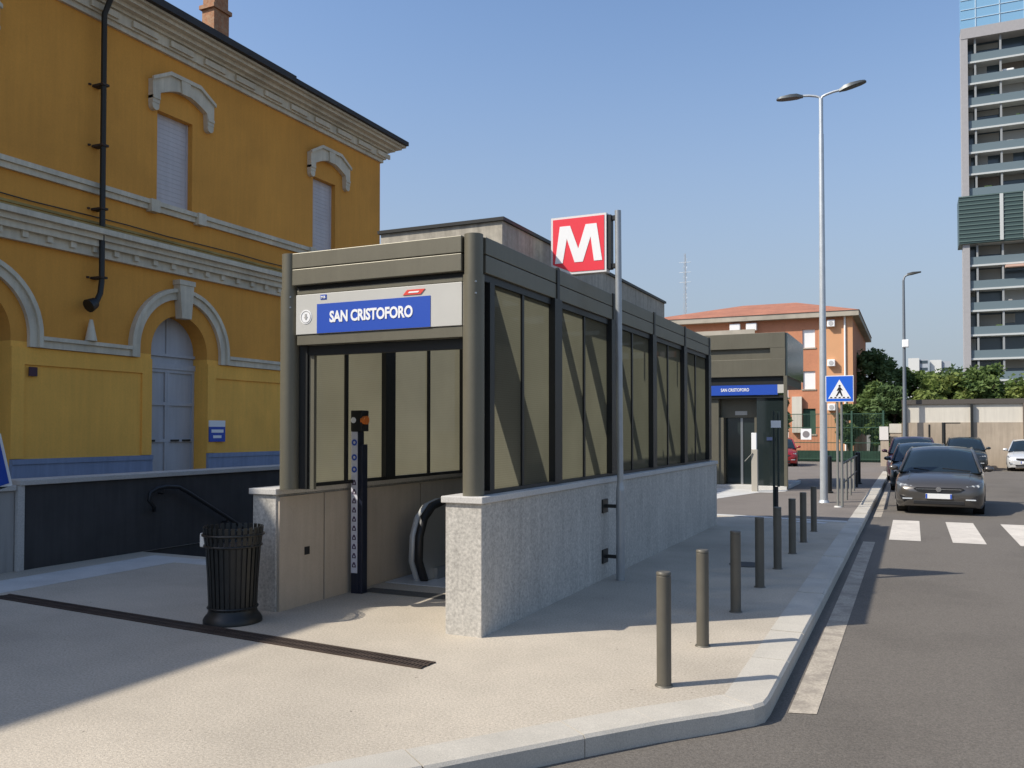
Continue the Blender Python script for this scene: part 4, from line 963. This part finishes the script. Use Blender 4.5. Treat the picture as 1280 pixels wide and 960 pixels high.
# ------------------------------------------------------------------ wall, fence, gate pillars, posts
PW = thing('perimeter_wall', 'long beige block wall topped with pale panels and dark rail', 'wall', (6, 49.5, 0))
mb = MB(); mb.box(-.48, 22, 49.2, 49.5, -.16, 2.15); mb.build('block_wall', WALLB, PW)
UX = [-.40, 2.75, 5.05, 7.9, 10.7, 13.5, 16.3, 19.1, 22]
for k in range(8):
    x0 = UX[k]
    mb = MB(); mb.box(x0 + .06, UX[k + 1] - .06, 49.27, 49.40, 2.155, 3.10); mb.build('pale_panel', WALLW, PW)
    mb = MB(); mb.box(x0 - .05, x0 + .05, 49.1, 49.42, 2.152, 3.10); mb.box(x0 - .06, x0 + .06, 49.05, 49.195, -.16, 3.10); mb.build('upright', METALD if k % 2 else mat('wall_upright', (.13, .11, .09), .8), PW)
mb = MB(); mb.box(-.48, 22, 49.15, 49.45, 3.101, 3.34); mb.build('top_rail', mat('dark_rail', (.085, .075, .065), .8), PW)
GF = thing('mesh_fence', 'dark green mesh fence with gate below the trees', 'fence', (-6, 54, 0))
mb = MB()
for k in range(0, 132): mb.box(-12 + k * .08, -12 + k * .08 + .012, 54.0, 54.02, -.05, 2.75)
for z in (.05, 1.0, 1.9, 2.7): mb.box(-12, -1.4, 53.99, 54.03, z, z + .045)
mb.build('mesh_infill', GREENF, GF)
for x in (-12, -9.5, -7, -4.7, -3.2, -1.5):
    mb = MB(); mb.box(x - .05, x + .05, 53.95, 54.06, -.16, 2.9); mb.build('post', GREENF, GF)
mb = MB(); mb.box(-6.7, -1.5, 54.10, 54.13, -.10, .55); mb.build('gate_sheet', mat('green_sheet', (.03, .075, .045), .6, var=.2), GF)
mb = MB(); mb.box(-6.05, -5.45, 53.96, 53.985, 1.2, 1.85); gs = mb.build('gate_notice', WHITE, GF)
mb = MB(); mb.cyl((-5.75, 53.959, 1.52), (-5.75, 53.95, 1.52), .2, n=18); mb.build('notice_disc', mat('notice_grey', (.22, .2, .2), .6), gs)
gp = thing('gate_pillar', 'short beige gate pillar with white notice left of the wall', 'pillar', (-1.3, 49.0, 0))
mb = MB(); mb.box(-1.50, -1.10, 48.9, 49.2, -.16, 1.55, .01); mb.build('pillar', WALLB, gp)
mb = MB(); mb.box(-1.55, -1.12, 48.86, 48.895, 1.25, 1.95); mb.build('notice', mat('notice_white', (.68, .64, .60), .6), gp)
lw = thing('low_wall', 'low beige wall stub between gate pillar and block wall', 'wall', (-.8, 49.3, 0))
mb = MB(); mb.box(-1.05, -.50, 49.25, 49.5, -.16, 1.62); mb.build('wall_body', WALLB, lw)
mb = MB(); mb.box(-1.08, -.50, 49.22, 49.53, 1.62, 2.1); mb.build('pale_cap', WALLW, lw)
for x, h_, lab in ((.80, 2.05, 'slim dark post left of the two in front of the beige wall'), (1.45, 2.15, 'thicker dark post with short arm before the beige wall')):
    o = thing('wall_post', lab, 'post', (x, 48.4, -.12))
    mb = MB(); mb.cyl((x, 48.4, -.12), (x, 48.4, h_), .05 if x < 1 else .09, n=10); mb.build('shaft', METALD, o)
    if x > 1: mb = MB(); mb.box(x - .05, x + .75, 48.36, 48.44, h_ - .06, h_); mb.build('arm', METALD, o)
# second street lamp
s2 = thing('street_lamp', 'distant single arm grey street lamp in front of the beige wall', 'street lamp', (-.33, 48.6, -.12))
mb = MB(); mb.cyl((-.33, 48.6, -.12), (-.33, 48.6, 9.5), .11, .06, n=12); mb.tube([(-.33, 48.6, 9.5), (-.27, 48.6, 9.7), (-.1, 48.6, 9.8)], .05, n=8); mb.build('pole', mat('lamp2_grey', (.16, .18, .20), .5, metal=.3), s2)
mb = MB(); mb.loft([[(-.15, 48.5, 9.74), (-.15, 48.7, 9.74), (-.15, 48.68, 9.85), (-.15, 48.52, 9.85)], [(.1, 48.45, 9.78), (.1, 48.75, 9.78), (.1, 48.7, 9.90), (.1, 48.5, 9.90)], [(.5, 48.5, 9.86), (.5, 48.7, 9.86), (.5, 48.65, 9.91), (.5, 48.55, 9.91)]]); mb.build('lamp_head', METALD, s2)
mb = MB(); mb.box(-.42, -.1, 48.4, 48.6, 6.02, 6.42, .04); mb.build('loudspeaker', WHITE, s2)

# ------------------------------------------------------------------ trees
def tree(label, x, y, h, rx, m, zc=None, rz=None, n=9000, leaf=.17, group='trees behind the wall and fence', seed=1, trunk=.16):
    rnd = random.Random(seed)
    o = thing('tree', label, 'tree', (x, y, -.16), group)
    zc = zc or h * .62; rz = rz or h * .40
    mb = MB(); mb.tube([(x, y, -.16), (x + .1, y, h * .22), (x - .06, y + .1, h * .5), (x + .05, y, h * .8)], [trunk, trunk * .8, trunk * .55, trunk * .2], n=8)
    for k in range(9):
        a_ = rnd.uniform(0, 6.28); z0 = h * rnd.uniform(.22, .6); mb.tube([(x, y, z0), (x + math.cos(a_) * rx * .4, y + math.sin(a_) * rx * .4, z0 + h * .12), (x + math.cos(a_) * rx * .8, y + math.sin(a_) * rx * .8, z0 + h * .2)], [trunk * .4, trunk * .25, trunk * .08], n=5)
    mb.build('trunk', TRUNK, o)
    blobs = []
    for k in range(44):
        a_ = rnd.uniform(0, 6.28); u = rnd.uniform(-1, 1); rr = math.sqrt(1 - u * u) * rnd.uniform(.45, .95)
        blobs.append((x + math.cos(a_) * rr * rx, y + math.sin(a_) * rr * rx, zc + u * rz * rnd.uniform(.6, .95), rnd.uniform(.14, .34) * rx))
    mb = MB()
    for k in range(n):
        bxx, byy, bz, br = rnd.choice(blobs)
        d = Vector((rnd.gauss(0, 1), rnd.gauss(0, 1), rnd.gauss(0, 1))).normalized() * br * rnd.uniform(.4, 1.25)
        c = Vector((bxx, byy, bz)) + Vector((d.x, d.y, d.z * .8))
        u = Vector((rnd.gauss(0, 1), rnd.gauss(0, 1), rnd.gauss(0, .6))).normalized(); v = u.orthogonal().normalized()
        v = (Matrix.Rotation(rnd.uniform(0, 6.28), 3, u) @ v); s = leaf * rnd.uniform(.6, 1.3)
        mb.add([c - u * s, c + v * s * .5, c + u * s, c - v * s * .5], [(0, 1, 2, 3)])
    mb.build('crown', m, o, recalc=False)
    return o
T = [('dark green rounded tree right of the orange house', -2.6, 66, 7.9, 2.3, LEAF_D), ('mid green tree beside the dark tree behind the distant lamp', .2, 70, 6.6, 1.9, LEAF_M),
     ('dark shrubby tree behind the green mesh fence', -3.6, 57, 3.4, .7, LEAF_D), ('pale green low tree over the green gate', -2.1, 57.5, 4.4, 1.3, LEAF_M),
     ('bright tree just left of the tower over the wall', 2.2, 66, 5.6, 2.2, LEAF_Y), ('yellowish tree in front of the tower corner', 4.6, 67, 6.1, 2.3, LEAF_M),
     ('bushy tree at the right edge above the wall', 8.0, 66, 5.9, 2.4, LEAF_Y), ('darker tree standing behind the wall right of the far blocks', 3.2, 74, 6.4, 2.4, LEAF_D),
     ('leafy tree behind the slim signpost between lift and house', -7.75, 56.5, 4.6, .75, LEAF_D), ('outermost tree over the wall beyond the white car', 11.5, 68, 6.2, 2.6, LEAF_M),
     ('low bush over the wall left of the tower foot', .8, 60, 4.2, 1.5, LEAF_Y), ('small dark tree at the gate pillar', -.9, 56.5, 4.4, 1.4, LEAF_D)]
for k, (lab, x, y, h_, rx, m) in enumerate(T): tree(lab, x, y, h_, rx, m, seed=11 + k)

# ------------------------------------------------------------------ tower and far blocks
TW = thing('residential_tower', 'tall residential tower with glass balconies and glazed top', 'tower', (18, 112, 0))
ty = 110.0; X0, X1 = 5.45, 34.
ZS = [2.2, 4.8, 7.38, 9.83, 12.51, 15.28, 17.74, 20.43, 23.0, 28.3, 30.84, 33.31, 36.02, 38.66, 41.21, 43.69]
mb = MB(); mb.box(X0, X0 + .68, ty - .3, ty + 1.9, 0, 22.9); mb.box(X0, X0 + .68, ty - .3, ty + 1.9, 28.31, 46.4); mb.box(X0, X1, ty - .35, ty + 1.9, 46.4, 47.6); mb.build('frame', TOWERC, TW)
mb = MB(); mb.box(X0 + .70, X1, ty + 1.6, ty + 1.89, 0, 46.4); mb.box(X0 + 1.6, X1, ty + 1.9, ty + 20, 0, 47.5); mb.build('recessed_glazing', TOWERG, TW)
for z in ZS:
    if z == 28.3: continue
    mb = MB(); mb.box(X0 + .69, X1, ty - .1, ty + 1.6, z - .11, z + .09); mb.build('floor_slab', TOWERS, TW)
for z in ZS[:-1] + [43.69]:
    if 22.9 <= z < 28.2: continue
    mb = MB(); mb.box(X0 + .70, X1, ty + .0, ty + .05, z + .091, z + .98); mb.build('balcony_glass', TOWERR, TW)
mb = MB(); xx = 6.80
while xx < X1: mb.box(xx, xx + .20, ty + .06, ty + .30, 0, 22.8); mb.box(xx, xx + .20, ty + .06, ty + .30, 28.2, 46.4); xx += 2.52
mb.build('upright', mat('tower_upright', (.27, .285, .29), .7), TW)
rnd = random.Random(5)
for z in ZS:
    if 22.9 <= z < 28.2: continue
    for k in range(4):
        x = 6.15 + (0 if k == 0 else .85 + (k - 1) * 2.52); wd = .6 if k == 0 else 2.3
        t = rnd.random()
        if t < .45: continue
        hh = rnd.choice((.6, 1.0, 1.5, 2.3)); ws = wd * rnd.choice((1, 1, .5))
        mb = MB(); mb.box(x, x + ws, ty + 1.50, ty + 1.59, z + 2.42 - hh, z + 2.42); mb.build('blind', rnd.choice((TOWERB, TOWERB, mat('pale_curtain', (.36, .36, .34), .8), mat('brown_blind', (.17, .14, .115), .8))), TW)
    for q in range(2):
        if rnd.random() < .5:
            x = rnd.uniform(6.3, 11.5); mb = MB(); mb.box(x, x + rnd.uniform(.3, .9), ty + .4, ty + .9, z + .09, z + rnd.uniform(.7, 1.3), .05); mb.build('balcony_item', rnd.choice((mat('pale_curtain', (.36, .36, .34), .8), LEAF_D, GREYW)), TW)
mb = MB(); mb.box(X0 - .40, X1, ty - .60, ty + 3, 22.9, 28.3); lv = mb.build('louvred_box', LOUVRE, TW)
mb = MB(); z = 23.1
while z < 28.2: mb.box(X0 - .42, X1, ty - .68, ty - .61, z, z + .10); z += .46
mb.build('louvre', mat('louvre_light', (.10, .15, .14), .5), lv)
mb = MB()
for x in (9.1, 11.4, 14): mb.box(x, x + .35, ty - .74, ty - .69, 23, 28.2)
mb.build('pale_strip', TOWERS, lv)
mb = MB(); mb.box(X0 - .02, X1, ty - .3, ty + 2, 47.6, 62); cg = mb.build('glazed_crown', CROWN, TW)
mb = MB()
for x in (6.9, 9.3, 11.7, 14.1): mb.box(x, x + .10, ty - .36, ty - .31, 47.6, 62)
z = 48.6
while z < 61: mb.box(X0, X1, ty - .36, ty - .31, z, z + .07); z += 1.1
mb.build('glazing_bar', mat('crown_bar', (.45, .58, .68), .4), cg)
for k in range(2):
    mb = MB(); mb.box(9.6 - k * .3, 10.8 - k * .3, ty + .5, ty + .9, (42.15 if k == 0 else 20.6), (42.6 if k == 0 else 21.1), .1); mb.build('balcony_item', WHITE, TW)
mb = MB(); mb.box(9.6, 12.2, ty - .9, ty - .12, 19.9, 20.15); mb.build('awning', mat('awning_pink', (.55, .36, .28), .8), TW)
for nm, lab, x0, x1, y, h_ in (('far_block', 'pale distant apartment block, left of the far pair', -1.2, 6.5, 400, 32.3), ('far_block', 'grey distant apartment slab, right of the far pair', 7.2, 15.0, 403, 31.5)):
    o = thing(nm, lab, 'apartment block', ((x0 + x1) / 2, y, 0), 'distant apartment blocks')
    mb = MB(); mb.box(x0, x0 + (x1 - x0) * .55, y, y + 12, 0, h_); mb.build('pale_wing', FARW, o)
    mb = MB(); mb.box(x0 + (x1 - x0) * .551, x1, y + 1, y + 12, 0, h_ - .6); gw_ = mb.build('grey_wing', FARG, o)
    mb = MB()
    for z in range(3, int(h_) - 1, 3): mb.box(x0 + (x1 - x0) * .6, x1 - .3, y + .9, y + .99, z, z + 1.2)
    mb.build('window_band', TOWERG, o)
